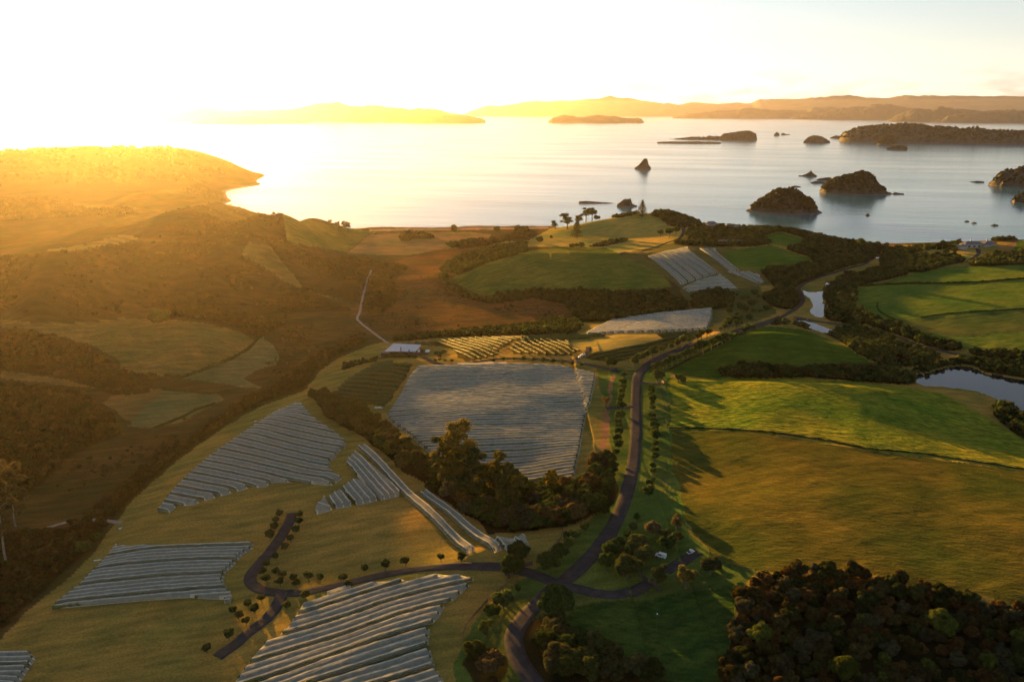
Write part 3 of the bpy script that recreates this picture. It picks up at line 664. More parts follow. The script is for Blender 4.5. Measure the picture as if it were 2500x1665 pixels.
FARW = {   # outline, spacing, (rmin, rmax), colour, name/label
 'belt_front': ([(1085,668),(1100,690),(1135,716),(1180,732),(1235,722),(1300,712),(1400,712),(1500,716),(1620,716),(1672,742),(1682,758),(1600,768),(1500,784),(1425,786),(1400,770),(1380,742),(1300,728),(1200,742),(1140,730),(1095,706),(1072,680)], 4.4, (2.6,4.6), 'dark'),
 'belt_back': ([(1085,668),(1110,645),(1170,626),(1230,610),(1290,600),(1290,594),(1220,600),(1150,618),(1095,640),(1075,662)], 4.6, (2.2,3.8), 'dark'),
 'belt_marsh': ([(945,836),(1000,824),(1100,812),(1200,805),(1290,796),(1360,780),(1412,788),(1416,806),(1380,816),(1250,818),(1100,822),(1000,832)], 4.0, (2.0,3.8), 'dark'),
 'copse_net': (Z(1200,600,S7,[(1640,490),(1660,430),(1720,390),(1850,370),(1960,400),(1990,450),(1960,500),(1850,515),(1700,530)]), 4.2, (2.6,4.6), 'dark'),
 'point_wood': (Z(1200,200,S7,[(1290,1090),(1380,1080),(1470,1040),(1560,1030),(1680,1045),(1720,1090),(1735,1150),(1680,1185),(1540,1195),(1440,1170),(1370,1110)]), 5.5, (3.0,5.5), 'dark'),
 'point_scrub': (Z(1200,200,S7,[(950,1120),(1090,1085),(1200,1070),(1290,1030),(1370,1010),(1480,1018),(1560,1025),(1380,1030),(1300,1050),(1200,1085),(1080,1108)]), 6.0, (2.5,4.5), 'dark'),
 'house_wood': (Z(1200,200,S7,[(1590,1250),(1640,1190),(1740,1180),(1800,1230),(1880,1170),(1990,1170),(2100,1190),(2250,1160),(2350,1160),(2350,1230),(2200,1230),(2230,1290),(2280,1330),(2150,1350),(1900,1350),(1700,1345),(1500,1335),(1500,1310),(1650,1320),(1620,1290)]), 6.0, (2.8,5.0), 'dark'),
 'coast_wood': (Z(1800,200,S7,[(0,1170),(150,1160),(300,1180),(480,1215),(700,1270),(900,1300),(1060,1340),(1180,1360),(1180,1400),(1110,1460),(1060,1480),(900,1520),(760,1560),(690,1590),(600,1620),(480,1600),(560,1560),(640,1490),(600,1440),(400,1375),(480,1340),(620,1310),(500,1265),(350,1225),(180,1265),(80,1230)]), 6.0, (3.0,5.0), 'dark'),
 'bank_wood': (Z(1800,600,S7,[(200,220),(260,190),(440,190),(500,160),(620,170),(740,210),(720,240),(600,290),(490,330),(460,370),(520,430),(540,480),(470,520),(370,520),(270,490),(200,420),(330,370),(270,300)]), 5.0, (2.8,4.8), 'dark'),
 'beach_wood': (Z(1800,200,S7,[(1190,1360),(1400,1370),(1500,1350),(1650,1350),(1830,1320),(1850,1380),(1560,1370),(1450,1400),(1440,1430),(1600,1425),(1800,1430),(1870,1480),(1740,1500),(1540,1560),(1390,1560),(1300,1590),(1220,1540),(1170,1500),(1180,1440)]), 5.5, (2.8,4.6), 'dark'),
 'right_wood': (Z(1800,200,S7,[(1900,1490),(2000,1460),(2130,1400),(2260,1410),(2350,1390),(2700,1390),(2700,1500),(2350,1500),(2100,1508),(1930,1512)]), 5.5, (2.8,4.6), 'olive'),
 'top_hedge': (Z(1800,200,S7,[(2090,1290),(2150,1270),(2250,1275),(2350,1265),(2700,1260),(2700,1285),(2350,1290),(2200,1300),(2110,1310)]), 6.0, (3.0,4.5), 'dark'),
 'east_bank': (Z(1800,600,S7,[(700,380),(760,330),(820,290),(900,240),(1000,240),(1200,180),(1380,190),(1400,240),(1200,285),(980,330),(970,420),(960,520),(1100,590),(1280,640),(1450,720),(1600,780),(1820,810),(1820,850),(1700,870),(1560,830),(1480,790),(1340,740),(1140,680),(1060,640),(900,640),(760,610),(710,590),(745,490),(710,440)]), 4.6, (2.6,4.8), 'dark'),
 'stream_wood': (Z(1800,600,S7,[(840,680),(1000,650),(1130,700),(1280,760),(1400,830),(1520,850),(1640,890),(1680,920),(1600,960),(1450,985),(1330,1000),(1200,960),(1130,960),(1020,900),(900,830),(830,770),(700,715),(560,680),(440,640),(300,650),(240,630),(330,610),(440,640),(560,650),(700,715)]), 4.4, (1.8,3.6), 'olive'),
 'hill_foot': (Z(1800,600,S7,[(-150,1020),(60,985),(300,990),(500,1010),(800,1010),(960,1000),(1130,985),(1300,1010),(1400,1060),(1450,1120),(1380,1140),(1200,1125),(950,1110),(600,1080),(300,1085),(0,1085),(-130,1070)]), 4.0, (2.4,4.2), 'dark'),
 'pond_north': (Z(1800,600,S7,[(1400,1040),(1560,1000),(1700,960),(1820,935),(2000,940),(2350,970),(2700,1000),(2700,1100),(2350,1085),(2200,1060),(2050,1040),(1960,990),(1850,970),(1700,985),(1560,1035)]), 4.0, (2.0,3.6), 'dark'),
 'road_hedge': (Z(1800,600,S7,[(1880,880),(2000,870),(2150,880),(2350,900),(2700,920),(2700,960),(2350,940),(2000,915)]), 4.2, (2.2,3.8), 'dark'),
 'pond_side': (Z(1800,600,S7,[(2120,1310),(2180,1290),(2270,1350),(2340,1400),(2500,1420),(2700,1500),(2700,1620),(2350,1580),(2250,1520),(2150,1440),(2110,1380)]), 4.0, (2.2,4.2), 'dark'),
 'gully_low': ([(-300,1640),(0,1540),(60,1478),(170,1385),(230,1322),(280,1262),(330,1205),(430,1118),(440,1095),(400,1100),(300,1180),(230,1250),(160,1290),(60,1300),(-300,1400)], 3.6, (1.2,2.6), 'rust'),
 'gully_edge': ([(430,1118),(560,1028),(640,982),(740,948),(775,905),(815,872),(890,838),(880,828),(790,855),(740,890),(690,930),(600,975),(520,1030),(420,1095)], 3.8, (1.2,2.6), 'rust'),
 'left_low': ([(-300,1280),(0,1250),(100,1180),(160,1120),(240,1080),(300,1060),(250,1000),(200,960),(100,950),(0,940),(-300,940)], 4.6, (2.0,3.8), 'rust'),
 'left_mid': ([(-300,1000),(-300,830),(0,808),(60,812),(160,830),(240,860),(290,905),(380,920),(360,960),(280,965),(200,935),(100,915),(0,900)], 4.8, (1.8,3.4), 'rust'),
 'behind_ridge': ([(380,760),(600,770),(700,790),(660,810),(630,828),(580,800),(500,782),(400,772)], 4.4, (1.6,3.2), 'rust'),
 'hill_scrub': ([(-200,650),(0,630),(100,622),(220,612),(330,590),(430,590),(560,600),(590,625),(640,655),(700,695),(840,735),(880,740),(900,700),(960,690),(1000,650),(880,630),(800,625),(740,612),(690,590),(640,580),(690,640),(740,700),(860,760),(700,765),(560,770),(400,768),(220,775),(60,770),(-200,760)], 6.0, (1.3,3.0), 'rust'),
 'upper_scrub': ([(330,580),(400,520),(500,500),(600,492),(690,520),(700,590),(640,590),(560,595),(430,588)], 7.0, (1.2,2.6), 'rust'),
 'shelter': (Z(0,200,S7,[(-200,990),(60,975),(200,965),(400,960),(560,975),(600,1040),(760,1060),(1050,1050),(1150,1080),(1000,1110),(700,1100),(300,1130),(0,1140),(-200,1150)]), 8.0, (3.5,5.5), 'rust'),
 'cliff_trees': (Z(0,200,S7,[(1500,880),(1600,870),(1700,880),(1760,930),(1830,975),(1740,965),(1640,940),(1520,900)]), 7.0, (2.5,4.5), 'rust'),
 'headland_scrub': ([(-200,375),(0,372),(130,362),(250,358),(440,364),(500,386),(570,400),(560,430),(500,452),(400,445),(200,455),(0,465),(-200,470)], 17.0, (3.5,7.0), 'rust'),
 'creek_scrub': (Z(600,200,S7,[(1640,1340),(1750,1320),(1850,1300),(2000,1290),(2100,1290),(2190,1240),(2220,1190),(2310,1200),(2330,1250),(2300,1290),(2200,1290),(2050,1330),(1900,1350),(1760,1370)]), 6.5, (2.0,4.0), 'rust'),
 'creek_low': (Z(600,200,S7,[(1650,1560),(1750,1500),(1900,1450),(2100,1400),(2200,1340),(2340,1380),(2280,1400),(2150,1440),(2000,1480),(1850,1540),(1750,1580)]), 6.0, (2.0,3.6), 'dark'),
 'field_scrub': (Z(600,200,S7,[(1270,1240),(1360,1235),(1440,1240),(1540,1270),(1540,1285),(1360,1290),(1350,1305),(1265,1305)]), 6.0, (2.5,4.0), 'rust'),
 'lawn_scrub': (Z(1200,200,S7,[(800,1355),(900,1320),(1000,1298),(1110,1290),(1110,1310),(1000,1330),(900,1352)]), 4.5, (1.6,2.8), 'olive'),
 'bush_by_house': (Z(600,600,S7,[(790,1025),(800,975),(900,955),(960,945),(1080,935),(1075,950),(980,965),(900,985)]), 3.0, (1.2,2.2), 'dark'),
 'marsh_scrub': ([(700,770),(860,775),(900,830),(830,860),(780,900),(700,935),(640,960),(600,965),(640,900),(690,860),(680,820)], 6.5, (0.8,2.0), 'rust'),
 'marsh_east': ([(900,700),(1000,680),(1060,640),(1080,690),(1150,740),(1370,750),(1390,775),(1200,795),(1000,808),(900,800)], 6.5, (0.6,1.8), 'rust'),
 'track_trees': ([(880,690),(920,670),(960,680),(970,740),(930,770),(885,760)], 4.6, (1.8,3.4), 'rust'),
 'left_slope': ([(-300,1240),(100,1230),(300,1160),(420,1090),(520,1020),(480,1000),(300,1070),(150,1130),(-300,1200)], 6.5, (0.8,1.9), 'rust'),
}
SC_COL = {'dark': [(0.020,0.034,0.012),(0.034,0.048,0.016),(0.038,0.042,0.016),(0.016,0.028,0.010)],
          'olive': [(0.040,0.052,0.018),(0.055,0.060,0.020),(0.028,0.042,0.014)],
          'rust': [(0.036,0.028,0.012),(0.030,0.027,0.011),(0.046,0.034,0.015),(0.026,0.028,0.011)]}
def seeds(pl, pitch, n=3, pad=1.2):
    w = wpoly(pl, n)
    x0, y0 = w.min(0); x1, y1 = w.max(0)
    X, Y = np.meshgrid(np.arange(x0, x1, pitch), np.arange(y0, y1, pitch * 0.92))
    X = X + (np.arange(X.shape[0])[:, None] % 2) * pitch / 2
    X = (X + rs.uniform(-.35, .35, X.shape) * pitch).ravel(); Y = (Y + rs.uniform(-.35, .35, Y.shape) * pitch).ravel()
    m = inpoly(X, Y, w) & ~near_road(X, Y, pad) & ~near_pond(X, Y, 1.0) & ~near_pond(X, Y + 6, 1.0)
    return X[m], Y[m], w
wood_seeds = {}
PATCHY = {'marsh_scrub': .35, 'marsh_east': .35, 'left_slope': .45, 'headland_scrub': .1, 'hill_scrub': -.05, 'upper_scrub': .25, 'track_trees': -.3, 'left_mid': -.75}
for k, (pl, pitch, rr, kind) in FARW.items():
    X, Y, w = seeds(pl, pitch * (.75 if k in PATCHY else .8))
    if k in PATCHY:
        m = fbm(X / 28, Y / 28, 3, 15) + rs.uniform(-.5, .5, len(X)) > PATCHY[k]; X, Y = X[m], Y[m]
    wood_seeds[k] = (X, Y)
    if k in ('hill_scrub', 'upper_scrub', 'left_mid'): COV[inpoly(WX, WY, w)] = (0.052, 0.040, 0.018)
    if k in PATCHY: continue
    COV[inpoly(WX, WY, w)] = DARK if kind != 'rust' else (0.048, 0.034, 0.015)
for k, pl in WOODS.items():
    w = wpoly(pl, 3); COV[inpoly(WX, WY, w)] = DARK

# ------------------------------------------------------------------ ground mesh, sea, ponds, roads
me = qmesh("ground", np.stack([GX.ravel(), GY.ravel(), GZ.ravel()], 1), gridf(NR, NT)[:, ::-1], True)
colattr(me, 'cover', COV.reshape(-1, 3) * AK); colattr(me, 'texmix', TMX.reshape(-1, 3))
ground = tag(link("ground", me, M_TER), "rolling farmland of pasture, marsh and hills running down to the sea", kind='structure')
SEA_R = 160000.0
rings = np.concatenate([[0.0], np.exp(np.linspace(math.log(300), math.log(SEA_R), 40))])
an = np.linspace(0, 2 * math.pi, 97)[:-1]
V = np.array([(r * math.cos(a), r * math.sin(a), 0.0) for r in rings for a in an])
Fq = []
for j in range(len(rings) - 1):
    for i in range(96):
        a = j * 96 + i; b = j * 96 + (i + 1) % 96
        Fq.append((a, a + 96, b + 96, b))
sea = tag(link("sea", qmesh("sea", V, Fq), M_SEA), "calm pale sea with faint streaks stretching to the far hills", kind='structure')
from mathutils.geometry import tessellate_polygon
for lv, lab, big, ring in ponds:
    pv = [Vector((a, b, lv)) for a, b in big]
    bm_t = tessellate_polygon([pv])
    pm = bpy.data.meshes.new("pond"); pm.from_pydata([tuple(p) for p in pv], [], [tuple(t) for t in bm_t]); pm.update()
    if pm.polygons and pm.polygons[0].normal.z < 0: pm.flip_normals()
    tag(link("pond", pm, M_POND), lab, kind='structure')
def ribbon(P, w, lift, skirt=0.3, step=None):
    seg = np.hypot(*(np.diff(P[:, :2], axis=0).T)); s = np.concatenate([[0], np.cumsum(seg)])
    n = max(4, int(s[-1] / (step or 2.0)))
    t = np.linspace(0, s[-1], n)
    X = np.interp(t, s, P[:, 0]); Y = np.interp(t, s, P[:, 1])
    dx, dy = np.gradient(X), np.gradient(Y); l = np.hypot(dx, dy) + 1e-9; nx, ny = -dy / l, dx / l
    offs = [-w / 2 - .05, -w / 2, -w / 4, 0, w / 4, w / 2, w / 2 + .05]
    rows = []
    edge = fbm(t / 3.0, t * 0 + w, 2, 5) * 0.12
    for k, o in enumerate(offs):
        oo = o + (edge if abs(o) > w / 3 else 0)
        x, y = X + nx * oo, Y + ny * oo
        z = np.maximum(H(x, y), H(X, Y) - 0.5) + lift
        if k in (0, 6): z = z - skirt
        rows.append(np.stack([x, y, z], 1))
    V = np.stack(rows, 1).reshape(-1, 3)
    return V, gridf(n, 7)
for i, (nm, w, m, lab, Q) in enumerate(ROADW):
    V, Fq = ribbon(Q, w, 0.16 + i * 0.006)
    tag(link(nm, qmesh(nm, V, Fq, True), m), lab, kind='structure')

# ------------------------------------------------------------------ islands, rocks, far ranges
def island(name, label, sil, v0, half, mat, kind=None, cat=None, sharp=2.0, rough=1.0, ncol=90, nrow=26, group=None, zbase=-2.0, cols=None):
    sil = np.array(sil, float)
    um = (sil[0, 0] + sil[-1, 0]) / 2
    x0, y0 = at_z(um, v0, 0.0)
    D0 = math.hypot(x0, y0)
    if half is None:                          # as deep as about half its width
        half = D0 * (sil[-1, 0] - sil[0, 0]) / F_PX * 0.3
    us = np.linspace(sil[0, 0], sil[-1, 0], ncol)
    vv = np.interp(us, sil[:, 0], sil[:, 1])
    x, f, dz = rays(np.stack([us, vv], 1)); hf = np.hypot(x, f)
    rc = (D0 + half) / (f / hf).mean() * (f / hf).mean()
    hcr = CAM_Z + dz / hf * rc
    q = np.linspace(-1, 1, nrow)
    hd = half * np.sqrt(np.clip(hcr / max(hcr.max(), 1e-3), 0.05, 1))
    rr = rc + q[:, None] * hd[None, :]
    X = x / hf * rr; Y = f / hf * rr
    sh = 1 - np.abs(q[:, None]) ** sharp
    zz = hcr[None, :] * sh
    sc = max(half / 4, 1.0)
    zz = zz + fbm(X / sc, Y / sc, 5, 77) * hcr.max() * 0.09 * rough * np.clip(sh * 3, 0, 1) * (np.abs(q[:, None]) > 0.06) - (1 - np.abs(sh)) * 0 
    zz = np.where((np.abs(q)[:, None] > 0.97) | (np.arange(ncol)[None, :] == 0) | (np.arange(ncol)[None, :] == ncol - 1), zbase, np.maximum(zz, zbase))
    me = qmesh(name, np.stack([X.ravel(), Y.ravel(), zz.ravel()], 1), gridf(nrow, ncol)[:, ::-1], True)
    o = link(name, me, mat)
    tag(o, label, cat, group, kind)
    return o, X, Y, zz
def rng_(pts, amp, seed, n=160):              # adds small bumps to a skyline
    p = np.array(pts, float); u = np.linspace(p[0, 0], p[-1, 0], n); v = np.interp(u, p[:, 0], p[:, 1])
    v = v + (fbm(u / 24.0, u * 0 + seed, 4, seed)) * amp * np.minimum(1, np.minimum(u - u[0], u[-1] - u) / 30 + .1)
    return np.stack([u, v], 1)
FARH = [
 ("long hazy range across the bay, centre and right", rng_([(1130,283),(1150,272),(1180,261),(1236,257),(1289,251),(1361,248),(1409,245),(1453,243),(1492,238),(1528,244),(1566,251),(1617,254),(1659,256),(1683,249),(1751,254),(1796,251),(1834,252),(1855,242),(1934,243),(2009,240),(2068,238),(2157,240),(2217,236),(2306,234),(2396,235),(2500,235),(2700,238)], 1.2, 3, 260), 285.5, 3200),
 ("glowing hazy range beneath the sun", rng_([(380,275),(476,260),(520,264),(566,270),(600,268),(670,268),(715,266),(745,260),(770,254),(800,251),(830,253),(860,260),(885,263),(920,259),(950,264),(1000,271),(1050,269),(1090,275),(1150,284)], 1.0, 5, 200), 297, 1500),
 ("low spur in front of the glowing range", rng_([(462,303),(500,293),(560,287),(600,286),(640,290),(700,294),(760,297)], .5, 6), 303.5, 500),
 ("faint headland at the far left edge of the sea", rng_([(-200,280),(-60,276),(0,281),(40,288),(60,294)], .5, 8), 295.5, 700),
 ("low near shore of the range right of centre", rng_([(1641,287),(1677,277),(1766,271),(1826,265),(1860,267),(1943,270),(2026,262),(2100,270),(2160,280)], 1.0, 9), 290.5, 900),
 ("darker hills with strips of mist behind the right islands", rng_([(1931,288),(1979,278),(2053,265),(2122,258),(2175,254),(2217,264),(2247,264),(2277,270),(2350,280)], 1.0, 10), 293, 700),
 ("dark hill group at the far right of the bay", rng_([(2165,294),(2187,286),(2217,272),(2244,265),(2277,269),(2289,263),(2336,267),(2396,271),(2500,270),(2700,272)], 1.0, 12), 299, 500),
 ("lowest wooded shore at the far right of the bay", rng_([(2274,299),(2306,287),(2351,277),(2420,276),(2500,272),(2700,276)], .8, 13), 301, 320),
]
for lab, sil, v0, half in FARH:
    island("far_hills", lab, sil, v0, half, M_FAR, kind='structure', sharp=1.5, rough=1.3, ncol=220, nrow=30, zbase=-5)
for lab, sil, v0 in [
 ("low rounded island left of the long flat island", [(834,300),(845,297),(860,292),(875,285),(900,286),(920,291),(929,298)], 300),
 ("long flat-topped island in the bay under the clouds", [(932,300),(950,292),(962,298),(990,289),(1020,284),(1065,285),(1110,281),(1150,285),(1175,290),(1187,298)], 301.5),
 ("twin-humped island in the bay at the centre", [(1337,297),(1349,288),(1379,281),(1409,287),(1425,287),(1450,282),(1498,285),(1528,290),(1557,288),(1565,291),(1573,299)], 301)]:
    island("far_island", lab, rng_(sil, .5, 21), v0, None, M_FAR, kind='structure', ncol=120)
def place_clumps(X, Y, zz, hmin, n):
    j = rs.randint(1, X.shape[0] - 1, n); i = rs.randint(1, X.shape[1] - 1, n)
    m = zz[j, i] > hmin
    return X[j, i][m], Y[j, i][m], zz[j, i][m]
isl_clumps = []
NEARI = [
 ("island", "pyramid-shaped wooded island nearest the shore", [(1813,522),(1824,512),(1839,500),(1860,485),(1880,471),(1904,463),(1927,459),(1943,465),(1964,481),(1982,490),(1988,502),(2003,515),(2012,523)], 524, None, 22, 1300, (2.0,4.0)),
 ("island", "dome-shaped wooded island behind the pyramid one", [(2000,464),(2020,443),(2038,436),(2059,427),(2095,420),(2116,423),(2134,436),(2149,457),(2172,471),(2180,476)], 477, None, 10, 1200, (2.5,4.5)),
 ("island", "long wooded island with a grassy saddle at the right", rng_([(2045,345),(2052,335),(2059,326),(2086,313),(2110,307),(2143,304),(2202,303),(2247,303),(2265,307),(2351,312),(2380,312),(2411,316),(2455,321),(2500,318),(2620,320),(2700,345)], 1.0, 31), 352, 220, 12, 1500, (6.0,11.0)),
 ("island", "small round wooded islet before the long island", [(2140,352),(2150,341),(2166,329),(2180,334),(2187,344),(2193,353)], 355, None, 8, 160, (5,8)),
 ("island", "low loaf-shaped islet left of the long island", [(1961,347),(1973,335),(1991,331),(2006,334),(2018,341),(2027,347)], 349.5, None, 8, 0, (3,5)),
 ("island", "rocky cliffed headland cut by the right edge", [(2412,446),(2420,440),(2432,430),(2452,418),(2473,412),(2485,406),(2500,405),(2600,398),(2700,420)], 462, 60, 14, 500, (2.5,4.5)),
 ("island", "dark rocky point at the right edge below the headland", [(2462,496),(2472,488),(2479,476),(2500,471),(2560,468),(2620,480)], 500, 30, 8, 200, (2.0,3.5)),
]
for nm, lab, sil, v0, half, hmin, n, rr in NEARI:
    sil = np.array(sil, float)
    if n: sil = sil + np.array([0, 3.0])
    o, X, Y, zz = island(nm, lab, rng_(sil, 1.0, int(v0), 140), v0, half, M_ROCK, kind='structure', sharp=2.2, ncol=140, nrow=50)
    if n:
        a = place_clumps(X, Y, zz, zz.max() * 0.16, n)
        isl_clumps.append((lab, a, rr))
ROCKS = [
 ("tall leaning sea stack alone in the middle of the bay", [(1549,411),(1560,404),(1568,393),(1575,387),(1581,391),(1584,403),(1590,412)], 413),
 ("flat-topped stack with a reef tail off the headland", [(1505,502),(1513,495),(1523,487),(1540,486),(1544,499),(1556,504)], 505),
 ("thin reef running left from the flat-topped stack", [(1412,492.5),(1430,491),(1450,492),(1480,495),(1506,497)], 497),
 ("long low reef in the bay, front one of the pair", [(1603,347),(1640,345.5),(1700,346),(1762,348)], 351),
 ("stepped rocky islet chain rising to the right in the bay", [(1632,341),(1689,335),(1722,336),(1728,333),(1760,334),(1764,328),(1796,323),(1811,320),(1832,320),(1850,329)], 342),
 ("small square rock right of the islet chain", [(1889,330),(1895,323),(1902,326),(1904,330)], 331.5),
 ("tiny pointed rock beside the square rock", [(1906,329),(1912,325),(1918,328),(1930,329.5)], 330),
 ("small pointed stack left of the dome island", [(1948,430),(1965,427),(1975,421),(1980,416.5),(1985,424),(1995,430)], 431),
 ("jagged reef touching the dome island", [(1990,441),(2000,436),(2025,433),(2036,438),(2040,441)], 441),
 ("low reef between the pointed stack and the dome island", [(1978,446),(1990,442),(2012,444),(2020,447)], 448),
 ("low black rocks trailing right of the dome island", [(2176,474),(2184,470),(2198,472),(2208,473)], 475),
 ("flat rock islet below the long island", [(2164,363),(2172,358),(2205,354),(2214,357),(2216,364)], 366),
 ("low reef at the foot of the long island's left tip", [(2026,337),(2040,331),(2060,334),(2070,337)], 338.5),
 ("lone black rock in open water below the dome island", [(2112,526),(2118,520),(2124,526)], 527),
 ("first small rock of three off the right beach", [(2353,541),(2360,538),(2367,541)], 542),
 ("second small rock of three off the right beach", [(2370,545),(2378,542),(2386,545)], 546),
 ("third and largest rock of three off the right beach", [(2415,551),(2427,547),(2438,550)], 552),
 ("low flat reef left of the cliffed headland", [(2367,444.5),(2385,442),(2404,444)], 446),
 ("black wash rock above the pyramid island", [(1930,456),(1940,453.5),(1955,455.5)], 457),
]
for lab, sil, v0 in ROCKS:
    _x, _y = at_z(sil[0][0], v0, 0.0); _w = (sil[-1][0] - sil[0][0]) / F_PX * math.hypot(_x, _y)
    island("sea_rock", lab, rng_(sil, .35, int(v0), 60), v0, min(_w * .3, max(6.0, _w * .09)), M_ROCK, cat="rock", sharp=3.0, ncol=60, nrow=18, group="rocks and reefs in the bay")

# ------------------------------------------------------------------ foliage prototypes
def cube_sphere(n=3):
    V = []; Fq = []
    for ax in range(3):
        for sg in (-1, 1):
            b = len(V)
            for j in range(n + 1):
                for i in range(n + 1):
                    p = [0, 0, 0]; p[ax] = sg; p[(ax + 1) % 3] = (2 * i / n - 1) * sg; p[(ax + 2) % 3] = 2 * j / n - 1
                    v = np.array(p, float); V.append(v / np.linalg.norm(v))
            for j in range(n):
                for i in range(n):
                    a = b + j * (n + 1) + i; Fq.append((a, a + 1, a + n + 2, a + n + 1))
    return np.array(V), np.array(Fq)
CSV, CSF = cube_sphere(3)
def crown(lobes, nleaf, size, seed, core=0.78, zlow=-0.35):
    r = np.random.RandomState(seed)
    C = np.array([l[:3] for l in lobes], float); Rr = np.array([l[3:6] if len(l) > 4 else (l[3],) * 3 for l in lobes], float)
    area = Rr[:, 0] ** 2; pr = area / area.sum()
    k = r.choice(len(lobes), nleaf * 3, p=pr)
    d = r.normal(size=(nleaf * 3, 3)); d /= np.linalg.norm(d, axis=1)[:, None]
    d[:, 2] = np.where(d[:, 2] < zlow, -d[:, 2], d[:, 2])
    P = C[k] + d * Rr[k] * r.uniform(0.82, 1.1, (len(k), 1))
    keep = np.ones(len(k), bool)
    for i in range(len(lobes)):
        q_ = ((P - C[i]) / Rr[i]); ins = (q_ ** 2).sum(1) < 0.62; keep &= ~(ins & (k != i))
    P, d = P[keep][:nleaf], d[keep][:nleaf]
    n = d + r.normal(size=d.shape) * 0.55; n /= np.linalg.norm(n, axis=1)[:, None]
    t = np.cross(n, r.normal(size=n.shape)); t /= np.linalg.norm(t, axis=1)[:, None]; b = np.cross(n, t)
    s = size * r.uniform(0.6, 1.5, (len(P), 1))
    corners = [P - t * s - b * s * .7, P + t * s - b * s * .7 - n * s * .3, P + t * s + b * s * .7, P - t * s + b * s * .7 - n * s * .3]
    V = np.stack(corners, 1).reshape(-1, 3); Fq = np.arange(len(V)).reshape(-1, 4)
    if core:
        for i in range(len(lobes)):
            cv = CSV * Rr[i] * core * (1 + 0.12 * np.sin(CSV[:, :1] * 5 + i)) + C[i]
            Fq = np.concatenate([Fq, CSF + len(V)]); V = np.concatenate([V, cv])
    return V, Fq
def round_lobes(seed, n=9, flat=0.85):
    r = np.random.RandomState(seed); o = [(0, 0, 0, .66, .66, .66 * flat)] if n <= 10 else [(0, 0, -.1, .58, .58, .5 * flat), (r.uniform(-.3, .3), r.uniform(-.3, .3), .1, .45, .4, .42)]
    for i in range(n):
        a = r.uniform(0, 6.283); e = r.uniform(-.35, 1.2); k = r.uniform(.42, .80) if n > 10 else r.uniform(.45, .62); q_ = .8 if n > 10 else 1
        o.append((math.cos(a) * math.cos(e) * k, math.sin(a) * math.cos(e) * k, math.sin(e) * k * flat, *(r.uniform(.24, .46) * q_,) * 2, r.uniform(.22, .4) * q_))
    return o
def trunk_mesh(name, h, r0, r1, limbs, seed, sides=7):
    r = random.Random(seed); V = []; Fq = []
    def seg(pl):
        b = len(V)
        for p, rad in pl:
            for k in range(sides):
                a = 6.283 * k / sides; V.append((p[0] + math.cos(a) * rad, p[1] + math.sin(a) * rad, p[2]))
        for j in range(len(pl) - 1):
            for k in range(sides):
                a = b + j * sides + k; c = b + j * sides + (k + 1) % sides
                Fq.append((a, c, c + sides, a + sides))
    seg([((0, 0, -0.4 * h * .1 - .3 * 0), r0 * 1.3), ((0, 0, h * .12), r0), ((0.03 * h, 0, h * .55), (r0 + r1) / 2), ((0, 0.02 * h, h), r1)])
    for i in range(limbs):
        a = 6.283 * i / max(limbs, 1) + r.uniform(-.4, .4); z0 = h * r.uniform(.45, .8); l = h * r.uniform(.35, .6) * (.55 if r0 < .02 else 1)
        seg([((0, 0, z0), r1), ((math.cos(a) * l * .5, math.sin(a) * l * .5, z0 + l * .45), r1 * .7), ((math.cos(a) * l, math.sin(a) * l, z0 + l * .8), r1 * .3)])
    return qmesh(name, V, Fq, True)
def crown_me(name, lobes, n, size, seed, **k):
    V, Fq = crown(lobes, n, size, seed, **k)
    m = qmesh(name, V, Fq); m.materials.append(M_LEAFO); return m
# unit-radius crowns, scaled per tree
CR_SMALL = [crown_me("crown", round_lobes(s, 7), 420, 0.105, s) for s in (1, 2, 3, 4)]
CR_BIG = [crown_me("crown", round_lobes(s, 30, .8), 5200, 0.034, s) for s in (11, 12, 13, 14)]
CR_CONE = [crown_me("crown", [(0, 0, -.3, .75, .75, .5), (0, 0, .1, .55, .55, .5), (0, 0, .5, .33, .33, .5)], 420, 0.10, 21)]
def sparse_lobes(seed):
    r = np.random.RandomState(seed)
    return [(r.uniform(-.65, .65), r.uniform(-.65, .65), r.uniform(-.45, .65), *(r.uniform(.20, .36),) * 2, r.uniform(.15, .27)) for _ in range(20)]
CR_SPARSE = [crown_me("crown", sparse_lobes(s), 1100, 0.05, s, core=.5) for s in (31, 32, 33)]
CR_BUSH = [crown_me("crown", round_lobes(s, 24, .95), 3600, 0.040, s) for s in (41, 42, 43, 44, 45)]
TR_SMALL = trunk_mesh("trunk", 1.0, .075, .045, 3, 1)
TR_BIG = trunk_mesh("trunk", 1.0, .07, .045, 5, 2)
TR_SMALL.materials.append(M_TRUNK); TR_BIG.materials.append(M_TRUNK)
TR_PALE = trunk_mesh("trunk", 1.0, .013, .006, 3, 3); TR_PALE.materials.append(M_PALE)

